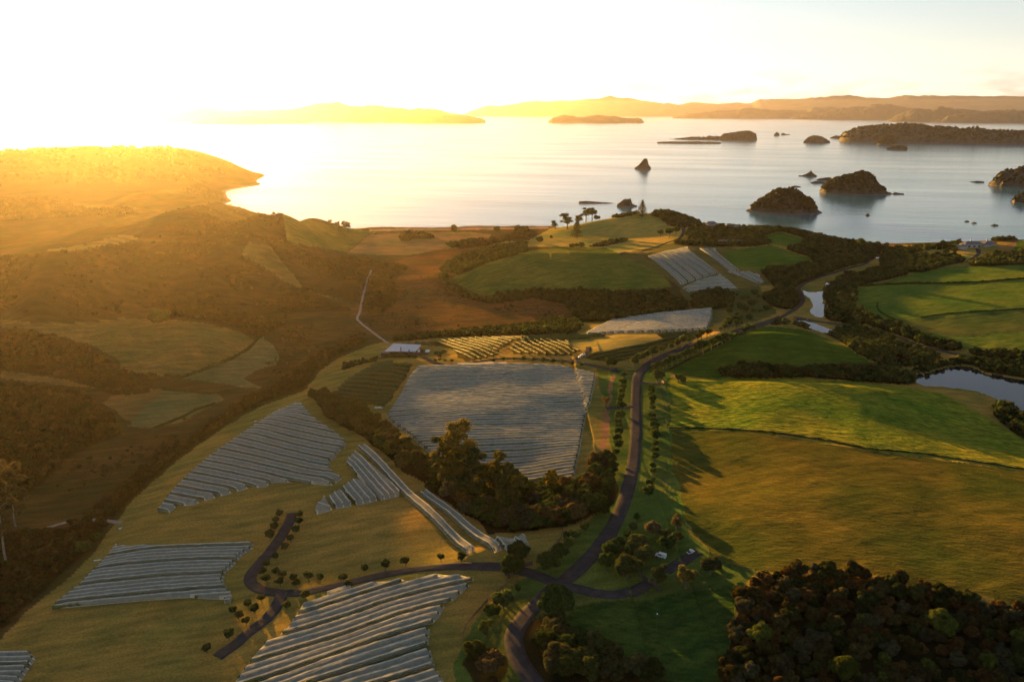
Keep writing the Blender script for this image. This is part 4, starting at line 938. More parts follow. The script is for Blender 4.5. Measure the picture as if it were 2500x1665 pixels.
def tree_at(x, y, z, Rc, label, cat, group=None, name="tree", style='small', colr=(0.03,0.045,0.014), hf=None, flat=None, sink=0):
    rz = rnd.uniform(0, 6.28)
    o = bpy.data.objects.new(name, None); col.objects.link(o)
    o.location = (x, y, z - .05); o.rotation_euler = (0, 0, rz); o.empty_display_size = .5
    tag(o, label, cat, group)
    src = {'small': CR_SMALL, 'big': CR_BIG, 'cone': CR_CONE, 'sparse': CR_SPARSE, 'bush': CR_BUSH, 'gum': CR_SPARSE}[style]
    hc = Rc * (hf if hf else {'small': 1.25, 'big': 1.0, 'cone': 1.25, 'sparse': 1.2, 'bush': .75, 'gum': 2.2}[style])
    c = bpy.data.objects.new("crown", src[rnd.randrange(len(src))]); col.objects.link(c); c.parent = o
    fz = flat if flat else rnd.uniform(.88, 1.05)
    c.location = (0, 0, hc); c.scale = (Rc, Rc, Rc * fz)
    j = rnd.uniform(.8, 1.25)
    c.color = (colr[0] * j, colr[1] * j, colr[2] * j, 1)
    if style != 'bush':
        t = bpy.data.objects.new("trunk", TR_PALE if style == 'gum' else (TR_SMALL if style in ('small', 'cone') else TR_BIG)); col.objects.link(t); t.parent = o
        t.location = (0, 0, -.2); s = hc * (.9 if style != 'gum' else 1.1); t.scale = (s, s, s)
    return o
def tree_px(cx, cy, rpx, label, cat="tree", hf=None, style='small', **k):
    rpx = rpx * 1.28
    g = G([(cx, cy + rpx * .9)])[0]
    for _ in range(3):
        depth = g[1] * cp + (CAM_Z - g[2]) * sp
        Rc = rpx * depth / F_PX
        hh = hf if hf else {'small': 1.25, 'big': 1.0, 'cone': 1.25, 'sparse': 1.2, 'bush': .75, 'gum': 2.2}[style]
        dep = math.atan2(CAM_Z - g[2], math.hypot(g[0], g[1]))
        g = G([(cx, cy + hh * Rc * math.cos(dep) * F_PX / depth)])[0]
    return tree_at(g[0], g[1], g[2], Rc, label, cat, hf=hf, style=style, **k)
ORD = ["first","second","third","fourth","fifth","sixth","seventh","eighth","ninth","tenth","eleventh","twelfth","thirteenth","fourteenth","fifteenth","sixteenth","seventeenth","eighteenth","nineteenth","twentieth","twenty-first","twenty-second","twenty-third","twenty-fourth","twenty-fifth","twenty-sixth","twenty-seventh","twenty-eighth","twenty-ninth","thirtieth","thirty-first","thirty-second","thirty-third","thirty-fourth","thirty-fifth","thirty-sixth","thirty-seventh","thirty-eighth","thirty-ninth","fortieth"]
DK = (0.036, 0.056, 0.017); DK2 = (0.046, 0.060, 0.020); OL = (0.048, 0.058, 0.022)
lrow = sorted(Z(1200,600,S7,[(1080,1053,14),(1080,1115,17),(1070,1160,17),(1065,1190,16),(1062,1230,14),(1055,1260,12),(1057,1305,24)]) + Z(1200,1000,S7,[(1050,45,23),(1035,103,17),(1045,135,15),(1038,178,22),(1032,233,21),(1035,280,22),(1015,345,16),(1008,405,10),(1002,455,20),(980,527,17),(975,575,20)]), key=lambda p: -p[1])
for i, (a, b, r_) in enumerate([(p[0], p[1], p[2] / S7 * 1.85) for p in lrow]):
    tree_px(a, b, r_, f"{ORD[i]} round dark tree, counted from the nearest, in the left row of the avenue", group="round trees lining the avenue", colr=DK, style='small', name="avenue_tree")
rrow = sorted(Z(1200,600,S7,[(1310,1155,15),(1312,1187,14),(1308,1217,15),(1315,1250,19),(1315,1290,12),(1320,1323,14),(1318,1390,16),(1325,1435,14)]) + Z(1200,1000,S7,[(1320,45,15),(1325,90,17),(1330,125,21),(1330,165,20),(1338,205,24),(1338,275,16),(1342,325,17),(1340,378,18),(1320,455,14),(1322,495,15),(1322,570,12),(1290,605,20),(1280,665,30)]), key=lambda p: -p[1])
for i, (a, b, r_) in enumerate([(p[0], p[1], p[2] / S7 * 1.85) for p in rrow]):
    tree_px(a, b, r_, f"{ORD[i]} round dark tree, counted from the nearest, in the right row of the avenue", group="round trees lining the avenue", colr=DK, style='small', name="avenue_tree")
low = Z(1200,600,S7,[(1330,1000,32),(1370,970,24),(1410,970,22),(1435,950,26),(1480,920,32),(1530,905,26),(1570,890,22),(1610,870,28),(1650,860,20),(1690,825,34),(1735,805,40),(1800,785,34),(1850,765,32),(1890,745,32),(1920,735,26),(1955,735,20),(2015,715,12),(2070,690,14),(2095,668,24),(2130,665,12),(2155,660,12)])
for i, (a, b, r_) in enumerate(low):
    tree_px(a, b, r_ / S7 * 1.15, f"{ORD[i]} tree up the lower right side of the road climbing to the ponds", group="trees beside the upper road", colr=DK, name="roadside_tree", hf=1.5)
up = Z(1200,600,S7,[(1165,940,32),(1200,912,28),(1232,905,26),(1275,880,28),(1320,862,32),(1385,845,24),(1415,832,18),(1470,820,22),(1520,792,26),(1565,765,32),(1615,765,22),(1650,755,12),(1690,740,24),(1720,712,26),(1765,705,22),(1790,700,18),(1875,680,14),(1905,660,20),(1940,628,24),(1950,600,28),(2005,630,20)])
for i, (a, b, r_) in enumerate(up):
    tree_px(a, b, r_ / S7 * 1.15, f"{ORD[i]} tree up the vineyard side of the road climbing to the ponds", group="trees beside the upper road", colr=DK2, name="roadside_tree", hf=1.6)
drive = Z(1200,600,S7,[(737,972,19),(660,960,16),(580,955,17),(502,945,19),(422,937,20),(340,932,18),(263,926,20),(183,926,15),(97,928,17),(15,940,17)]) + Z(600,600,S7,[(2025,938,16),(1690,943,14),(1635,940,13),(1590,930,14)])
for i, (a, b, r_) in enumerate(drive):
    tree_px(a, b, r_ / S7, f"{ORD[i]} clipped ball tree from the east along the house drive", group="clipped trees along the house drive", colr=DK, name="clipped_tree", hf=1.1)
west = Z(600,1250,S6,[(315,10,30),(503,18,28),(280,70,29),(490,80,30),(265,130,33),(462,158,33),(225,205,38),(415,235,32),(362,315,30),(275,405,28),(195,470,30),(165,540,29),(195,605,36),(282,543,31),(340,575,34),(320,635,34),(443,600,30),(472,650,32),(585,583,38),(688,600,30),(905,597,36),(950,660,31),(1097,515,32),(1287,478,38),(1473,445,37),(1802,413,28),(1990,410,34),(555,755,37),(383,855,34),(148,785,31),(85,880,36),(25,838,33),(8,1000,32)]) + Z(0,1250,S6,[(2150,900,30),(2205,945,32),(2115,1120,42),(1912,1245,36)])
def where(i, a, b):
    if b < 1365 and a < 740: return "by the looping drive's narrow end"
    if b > 1450: return "below the looping drive's fork"
    if a > 840: return "on the lawn above the west drive"
    return "inside the looping drive's bend"
wc = {}
for i, (a, b, r_) in enumerate(sorted(west)):
    w_ = where(i, a, b); wc[w_] = wc.get(w_, 0) + 1
    tree_px(a, b, r_ / S6 * 1.18, f"{ORD[wc[w_]-1]} little round tree from the left {w_}", group="small round trees around the looping drive", colr=(0.034, 0.044, 0.018), name="olive_tree", hf=1.15)
near = [
 (445,355,90,'big',DK2,"spreading dark tree on the verge above the branch road mouth"),
 (380,490,95,'big',DK,"dark tree leaning over the branch road by the stone gate pier"),
 (715,450,92,'big',DK,"broad dark tree nearest the crossroads on the left verge"),
 (805,365,72,'small',DK,"broad tree just above the broadest one on the left verge"),
 (900,285,54,'small',DK,"tall round tree in the middle of the left verge row"),
 (960,205,50,'small',DK2,"round tree on the left verge under the wood's corner"),
 (880,212,36,'small',DK,"small dark tree behind the left verge row"),
 (1040,132,42,'small',(0.06,0.07,0.015),"yellow-green round tree at the tip of the wood"),
 (1527,35,32,'cone',DK,"little cone-shaped tree beside the road bend"),
 (1490,135,40,'small',OL,"small olive tree below the cone-shaped tree"),
 (1437,205,38,'small',(0.07,0.10,0.015),"bright green ball tree by the road bend"),
 (1375,275,54,'small',DK,"dark round tree topping the verge right of the road"),
 (1300,340,82,'big',DK,"large dark tree on the verge right of the road"),
 (1245,445,66,'big',DK,"dark domed tree nearest the crossroads on the right verge"),
 (1540,290,85,'big',OL,"tallest grey-green tree of the grove right of the road"),
 (1410,380,75,'big',OL,"grey-green tree at the left of the grove"),
 (1440,500,112,'big',(0.045,0.055,0.02),"massive lumpy tree at the front of the grove"),
 (1590,400,85,'big',OL,"grey-green tree beside the white vehicle"),
 (1670,150,72,'big',(0.085,0.070,0.04),"pale brownish tree at the top of the grove"),
 (1780,200,58,'sparse',OL,"thin tree between the grove and the field"),
 (1800,265,75,'big',DK,"dark tree casting shade by the dark track"),
 (1890,90,62,'sparse',(0.070,0.062,0.030),"bare-looking brown tree by the field fence"),
 (1910,215,50,'sparse',OL,"open airy tree next to the field fence"),
 (1725,580,80,'sparse',OL,"sparse see-through tree above the stone entrance"),
 (1975,590,92,'sparse',(0.06,0.06,0.022),"open-crowned tree below the dark track"),
 (2210,490,84,'big',(0.048,0.052,0.024),"round grey-brown tree standing at the field corner"),
 (425,705,35,'small',DK2,"little tree on the sunlit verge by the post and rail fence"),
 (300,800,92,'big',DK2,"broad tree beside the post and rail fence"),
 (200,900,66,'big',DK,"dark tree left of the road's last bend"),
 (140,1068,70,'sparse',(0.05,0.062,0.018),"loose green tree left of the road at the bottom"),
 (785,832,136,'big',DK,"huge round dark tree right below the crossroads"),
]
for a, b, r_, st, cc, lab in near:
    x_, y_ = 1150 + a / S6, 1250 + b / S6
    tree_px(x_, y_, r_ / S6, lab, style=st, colr=cc, hf={'big': .95, 'small': 1.25, 'cone': 1.2, 'sparse': 1.15}[st])
for (a, b, r_), st, cc, lab in [
 ((980,948,45),'big',DK2,"wide-crowned tree alone by the fork of the house drive"),
 ((1360,1058,48),'big',OL,"broad greyish tree at the field gate"),
 ((1530,1075,32),'small',DK2,"small tree in the green field behind the gate"),
 ((1568,1102,28),'bush',DK2,"low shrub beside the small field tree"),
 ((940,1265,28),'sparse',(0.10,0.06,0.02),"lone rusty shrub tree between the ditch and the avenue"),
 ((2155,385,30),'small',DK,"topmost tree on the slope of scattered saplings"),
]:
    tree_px(1200 + a / S7, 600 + b / S7, r_ / S7, lab, style=st, colr=cc)
sap = Z(1200,600,S7,[(2010,400,13),(2060,430,20),(2100,425,16),(2040,500,36),(2085,520,22),(2130,470,30),(2120,590,20),(2105,580,22),(2050,578,14),(2028,595,22),(2050,632,10),(2145,530,20),(2170,460,14),(2250,512,30),(2200,535,16),(1950,535,22),(1960,490,24),(2185,415,15),(2010,560,14),(1995,590,16)])
for i, (a, b, r_) in enumerate(sap):
    tree_px(a, b, r_ / S7, f"{ORD[i]} small dark sapling on the grassy slope west of the ponds", group="saplings dotted on the slope west of the ponds", colr=DK, name="sapling", style='bush')
# headland trees against the sea and lawn
hl = [
 (Z(1200,200,S7,[(520,1165,30)])[0],'sparse',"leftmost low tree of the line along the headland crest"),
 (Z(1200,200,S7,[(620,1125,52)])[0],'sparse',"second dark tree of the line along the headland crest"),
 (Z(1200,200,S7,[(710,1125,36)])[0],'sparse',"third lower tree of the line along the headland crest"),
 (Z(1200,200,S7,[(775,1075,40)])[0],'sparse',"fourth tall open tree of the line along the headland crest"),
 (Z(1200,200,S7,[(825,1070,38)])[0],'sparse',"fifth and tallest open tree on the headland crest"),
 (Z(1200,200,S7,[(860,1115,24)])[0],'bush',"small bush ending the tree line on the headland crest"),
 (Z(1200,200,S7,[(1382,1235,26)])[0],'small',"single round tree on the sunlit lawn before the headland road"),
 (Z(1200,200,S7,[(1455,1225,34)])[0],'small',"left tree of the pair beside the headland road"),
 (Z(1200,200,S7,[(1510,1212,30)])[0],'small',"right tree of the pair beside the headland road"),
 (Z(1200,200,S7,[(660,1342,20)])[0],'bush',"left ball bush of three on the striped lawn"),
 (Z(1200,200,S7,[(697,1342,20)])[0],'bush',"middle ball bush of three on the striped lawn"),
 (Z(1200,200,S7,[(738,1340,24)])[0],'bush',"right ball bush of three on the striped lawn"),
 (Z(1200,200,S7,[(395,1295,28)])[0],'bush',"ragged bush in the low field left of the striped lawn"),
 (Z(1200,200,S7,[(488,1273,14)])[0],'bush',"tiny round bush beside the ragged one"),
 (Z(600,200,S7,[(690,1150,20)])[0],'sparse',"pale thin tree on the slope above the beach"),
 (Z(600,200,S7,[(750,1172,26)])[0],'sparse',"left half of the wind-bent tree above the beach"),
 (Z(600,200,S7,[(825,1180,36)])[0],'sparse',"right wind-bent spreading tree above the beach"),
 (Z(600,200,S7,[(1720,1205,36)])[0],'sparse',"lone scruffy tree at the beach edge in the centre"),
 (Z(600,200,S7,[(2058,1208,24)])[0],'bush',"round dark bush at the beach edge near the creek"),
 (Z(600,200,S7,[(1835,1300,22)])[0],'bush',"dark bush by the middle reach of the creek"),
 (Z(600,200,S7,[(1695,1338,40)])[0],'bush',"broad bush at the marsh edge below the brown field"),
 (Z(1800,200,S7,[(1010,1310,32)])[0],'small',"first tree of the shoreline row near the lagoon mouth"),
 (Z(1800,200,S7,[(1085,1328,22)])[0],'small',"second tree of the shoreline row near the lagoon mouth"),
 (Z(1800,200,S7,[(1148,1325,22)])[0],'small',"third tree of the shoreline row near the lagoon mouth"),
 (Z(1800,200,S7,[(1218,1332,20)])[0],'small',"fourth tree of the shoreline row near the lagoon mouth"),
 (Z(1800,200,S7,[(1545,1365,34)])[0],'small',"round tree on the golden lawn left of the slate-roofed house"),
 (Z(1800,200,S7,[(1630,1340,28)])[0],'small',"tree behind the golden lawn near the slate-roofed house"),
 (Z(1800,200,S7,[(1680,1325,30)])[0],'small',"second tree behind the golden lawn near the slate-roofed house"),
 (Z(1800,200,S7,[(1752,1355,24)])[0],'bush',"bush at the corner of the golden lawn by the slate house"),
 (Z(1800,200,S7,[(1705,1390,26)])[0],'bush',"low wide bush in the middle of the golden lawn"),
 (Z(1800,200,S7,[(1778,1380,24)])[0],'bush',"bush below the slate-roofed house on the golden lawn"),
 (Z(0,600,S7,[(1307,585,72)])[0],'bush',"big round tree alone on the crest of the near left ridge"),
 (Z(600,600,S7,[(1452,865,22)])[0],'small',"dark round tree beside the flat-roofed house"),
 (Z(0,1000,S7,[(820,1040,38)])[0],'bush',"dark bush at the edge of the gully lawn"),
 (Z(0,1000,S7,[(700,1120,55)])[0],'bush',"grey-green bush in the gully below the footpath"),
]
for (a, b, r_), st, lab in hl:
    tree_px(a, b, r_ / S7, lab, style=st, colr=DK2, name="bush" if st == 'bush' else "tree", cat="bush" if st == 'bush' else "tree")

# ------------------------------------------------------------------ near woods: every tree an object
PAL = {'hedge': [(0.050,0.050,0.018),(0.040,0.048,0.016),(0.060,0.054,0.022)],
       'centre': [(0.035,0.050,0.015),(0.050,0.060,0.018),(0.070,0.050,0.020),(0.028,0.042,0.013),(0.055,0.055,0.032),(0.035,0.050,0.015)],
       'corner': [(0.085,0.052,0.022),(0.055,0.046,0.018),(0.060,0.052,0.022),(0.045,0.052,0.018),(0.030,0.038,0.014),(0.060,0.058,0.035)],
       'bottom': [(0.040,0.050,0.016),(0.055,0.056,0.026),(0.028,0.042,0.013)],
       'bottomleft': [(0.045,0.050,0.015),(0.085,0.060,0.030)]}
WSPEC = {'hedge': (4.6, 2.6, 4.2, "crown", "one of the brownish round crowns packed in the diagonal belt beside the large netted block", "tree", "trees packed in the diagonal shelter belt"),
         'centre': (4.9, 2.8, 4.8, "crown", "one of the mixed green and rusty crowns of the wood below the large netted block", "tree", "trees of the central wood"),
         'corner': (4.3, 2.0, 3.5, "crown", "one of the rusty brown shrub crowns massed in the bottom right wood", "shrub", "shrubs massed in the bottom right wood"),
         'bottom': (5.6, 3.4, 5.2, "crown", "one of the dark lumpy trees in the grove right of the road at the bottom", "tree", "trees of the bottom grove right of the road"),
         'bottomleft': (4.6, 2.4, 4.0, "crown", "one of the olive trees in the clump left of the road at the bottom", "tree", "trees of the clump left of the road at the bottom")}
def wood_tree(x, y, z, Rc, c, nm, lab, cat, group, squash=1.0):
    o = bpy.data.objects.new(nm, CR_BUSH[rnd.randrange(5)] if Rc < 4 else CR_BIG[rnd.randrange(4)]); col.objects.link(o)
    o.location = (x, y, z + Rc * .72); o.rotation_euler = (rnd.uniform(-.15, .15), rnd.uniform(-.15, .15), rnd.uniform(0, 6.28))
    o.scale = (Rc, Rc, Rc * rnd.uniform(.85, 1.2) * squash)
    j = rnd.uniform(.7, 1.35); o.color = (c[0] * j, c[1] * j, c[2] * j, 1)
    tag(o, lab, cat, group)
    return o
WN = {'hedge': "diagonal shelter belt", 'centre': "central wood", 'corner': "bottom right wood", 'bottom': "bottom grove right of road", 'bottomleft': "bottom clump left of road"}
DKF = {'corner': .72, 'bottom': .9, 'centre': .95}
def CW(c):
    if c[0] > 1.35 * c[1]: return "rusty brown"
    if c[0] > 1.12 * c[1]: return "brownish"
    if c[2] > .5 * c[1]: return "grey-green"
    return "dark green" if c[1] < .036 else "olive"
for k, pl in WOODS.items():
    pitch, r0, r1, _, lab, cat, group = WSPEC[k]
    X, Y, w = seeds(pl, pitch, pad=4.5)
    for x, y in zip(X, Y):
        if y < 95: continue
        c = PAL[k][rnd.randrange(len(PAL[k]))]
        c = tuple(q_ * DKF.get(k, 1) for q_ in c)
        Rw = rnd.uniform(r0, r1)
        cw_ = CW(c); sz_ = "big" if Rw > r0 + .75 * (r1 - r0) else ("small" if Rw < r0 + .25 * (r1 - r0) else "middling")
        ux = (x - X.min()) / (X.max() - X.min() + 1e-6); uy = (y - Y.min()) / (Y.max() - Y.min() + 1e-6)
        pos_ = ["nearest", "near", "middle", "far", "farthest"][min(4, int(uy * 5))] + " " + ["leftmost", "left", "left-centre", "right-centre", "right", "rightmost"][min(5, int(ux * 6))]
        wood_tree(x, y, float(H(x, y)), Rw, c, "shrub" if cat == 'shrub' else "tree", f"{sz_} {cw_} crown, {pos_} part of {WN[k]}", cat, group)
BIGC = Z(1750,1250,3.14,[(330,930,105,"green mound-shaped tree at the left side of the bottom right wood"),(1700,840,112,"largest olive-green dome in the bottom right wood"),(955,1180,125,"broad green dome at the bottom edge of the bottom right wood"),(2055,1150,85,"green round tree low at the right of the bottom right wood"),(250,1230,75,"grey-green tree at the bottom left corner of the bottom right wood"),(1275,1140,60,"dark green tree between the two broad green domes"),(1610,1190,65,"bright green crown below the largest dome"),(1100,830,52,"pale yellow-green crown near the middle of the bottom right wood"),(515,990,48,"small yellow-green crown by the green mound-shaped tree"),(2320,960,75,"green crown touching the right edge of the picture"),(1280,1285,60,"green crown cut by the bottom edge of the picture"),(150,930,60,"grey-green crown at the left corner of the bottom right wood")])
for a, b, r_, lab in BIGC:
    g = G([(a, b + r_ / 3.14 * .9)])[0]; depth = g[1] * cp + (CAM_Z - g[2]) * sp; Rc = r_ / 3.14 * depth / F_PX
    wood_tree(g[0], g[1], g[2] + 1.2, Rc, (0.050, 0.062, 0.014) if 'grey' not in lab else (0.06, 0.062, 0.035), "tree", lab, "tree", None)
# tall gum trees
def gum(bu, bv, topv, wpx, lab, c, nl=9, seed=5):
    g = G([(bu, bv)])[0]; depth = g[1] * cp + (CAM_Z - g[2]) * sp
    dep = math.atan2(CAM_Z - g[2], math.hypot(g[0], g[1]))
    ht = (bv - topv) * depth / F_PX / math.cos(dep) * 1.0; W = wpx * depth / F_PX / 2
    r = np.random.RandomState(seed)
    o = tag(bpy.data.objects.new("gum_tree", None), lab, "tree"); col.objects.link(o); o.location = (g[0], g[1], g[2])
    lobes = []
    for i in range(nl * 5):
        zz = r.uniform(.30, .98); wv = W * (1.1 - abs(zz - .6) * 1.3)
        a = r.uniform(0, 6.28); k = r.uniform(.1, .95) * wv
        lobes.append((math.cos(a) * k, math.sin(a) * k, zz * ht, *(r.uniform(.18, .34) * W,) * 2, r.uniform(.13, .24) * W))
    V, Fq = crown(lobes, 6500, 0.26, seed, core=.6)
    m = qmesh("crown", V, Fq); cw = link("crown", m, M_LEAFO, o); cw.color = (*c, 1)
    t = link("trunk", TR_PALE, None, o); t.scale = (ht * .9,) * 3
    return o
gum(1118, 1205, 1040, 110, "tallest gum tree with golden top and pale limbs, standing before the big netted block", (0.095, 0.078, 0.020), seed=5)
gum(1085, 1200, 1070, 70, "gum tree close on the left of the tallest golden one", (0.055, 0.058, 0.020), seed=6)
gum(1150, 1225, 1100, 90, "leafy grey-green gum on the right of the tallest golden one", (0.042, 0.052, 0.020), seed=7)
gum(1212, 1225, 1103, 60, "slim gum tree with golden tip further right before the big netted block", (0.085, 0.072, 0.018), seed=8)
gum(1238, 1240, 1140, 90, "broad rounded gum at the right of the gum group", (0.050, 0.052, 0.018), seed=9)
gum(1345, 1215, 1148, 34, "small gold-tipped tree at the bottom right end of the big netted block", (0.11, 0.085, 0.015), seed=10)
gum(38, 1285, 1135, 110, "tall gum with a pale bare trunk at the left edge", (0.075, 0.060, 0.028), seed=12)
gum(15, 1375, 1160, 80, "second tall gum, thin pale trunk, cut by the left edge", (0.06, 0.048, 0.022), seed=13)

# ------------------------------------------------------------------ far woods: one mass each
def stuff_cloud(name, label, X, Y, Zs, rr, cols, nleaf=26, jz=.75):
    n = len(X)
    if n == 0: return
    temps = []
    for s in range(4):
        V, Fq = crown(round_lobes(50 + s, 4, .9), nleaf, .26, 60 + s, core=.8)
        # lighter core
        temps.append((V, Fq))
    Vs, Fs, Cs = [], [], []; off = 0
    for s in range(4):
        idx = np.arange(n)[s::4]
        if len(idx) == 0: continue
        V, Fq = temps[s]
        R_ = rs.uniform(rr[0], rr[1], len(idx)); a = rs.uniform(0, 6.28, len(idx))
        ca, sa = np.cos(a), np.sin(a)
        x = (V[None, :, 0] * ca[:, None] - V[None, :, 1] * sa[:, None]) * R_[:, None] + X[idx][:, None]
        y = (V[None, :, 0] * sa[:, None] + V[None, :, 1] * ca[:, None]) * R_[:, None] + Y[idx][:, None]
        z = V[None, :, 2] * R_[:, None] * rs.uniform(.8, 1.2, (len(idx), 1)) + (Zs[idx] + R_ * jz)[:, None]
        Vs.append(np.stack([x, y, z], -1).reshape(-1, 3))
        Fs.append((Fq[None] + (np.arange(len(idx)) * len(V))[:, None, None]).reshape(-1, 4) + off); off += len(idx) * len(V)
        c = np.array(cols)[rs.randint(0, len(cols), len(idx))] * rs.uniform(.75, 1.3, (len(idx), 1))
        Cs.append(np.repeat(c, len(V), 0))
    m = qmesh(name, np.concatenate(Vs), np.concatenate(Fs)); colattr(m, 'leafcol', np.concatenate(Cs))
    return tag(link(name, m, M_LEAFA), label, kind='stuff')
BUSHL = {
 'belt_front': "dark bush belt along the foot of the green hill in the middle", 'belt_back': "thin bush belt behind the left end of the green hill",
 'belt_marsh': "narrow bush strip between the marsh and the vine plots", 'copse_net': "dark copse below the small far netted block",
 'point_wood': "dense dark wood on the headland point", 'point_scrub': "coastal scrub edging the headland point",
 'house_wood': "dark trees around the houses on the ridge", 'coast_wood': "dark bush covering the slope from the ridge down to the creek mouth",
 'bank_wood': "dark bush on the near bank west of the wide pond", 'beach_wood': "dark bush between the beach and the right meadow",
 'right_wood': "olive bush along the top right edge of the meadow", 'top_hedge': "dark trees behind the tan field at the upper right",
 'east_bank': "dark bush strip along the east bank of the ponds", 'stream_wood': "olive stream-side scrub around the causeway road",
 'hill_foot': "dark bush strip at the foot of the road hill", 'pond_north': "dark bush along the north shore of the large pond",
 'road_hedge': "dark hedge beside the grey road at the right edge", 'pond_side': "dark bush at the right edge below the large pond",
 'gully_low': "low rusty scrub filling the gully at the lower left", 'gully_edge': "scrub strip along the edge of the netted plateau",
 'left_low': "brown bush on the low slope at the left edge", 'left_mid': "brown bush below the near left ridge",
 'behind_ridge': "scrub behind the right end of the near left ridge", 'hill_scrub': "patchy brown scrub over the big left hill",
 'upper_scrub': "sparse scrub on top of the big left hill", 'shelter': "line of pines on the far left paddock",
 'cliff_trees': "trees on the cliff above the left bay", 'headland_scrub': "scattered bushes on the far left headland",
 'creek_scrub': "bush along the creek behind the beach", 'creek_low': "bush strip beside the lower creek in the marsh",
 'field_scrub': "clump of bushes in the brown beach paddock", 'lawn_scrub': "long low thicket on the striped golden lawn",
 'bush_by_house': "low dark shrubbery strip left of the flat-roofed house", 'marsh_scrub': "scattered low scrub in the marsh west of the house",
 'marsh_east': "scattered low scrub in the marsh east of the track", 'track_trees': "clump of bush beside the marsh track",
 'left_slope': "scattered low scrub on the left slope"}
for k, (X, Y) in wood_seeds.items():
    pl, pitch, rr, kind = FARW[k]
    zz = H(X, Y)
    m = zz > (0.6 if k not in ('headland_scrub',) else 1.5)
    X, Y, zz = X[m], Y[m], zz[m]
    stuff_cloud("bushland", BUSHL[k], X, Y, zz, (rr[0] * .72, rr[1] * .86), SC_COL[kind])
for lab, (X, Y, zz), rr in isl_clumps:
    stuff_cloud("island_bush", "scrub covering the " + lab, X, Y, zz, rr, [(0.024,0.026,0.011),(0.034,0.032,0.014),(0.018,0.022,0.009)], nleaf=20, jz=.3)

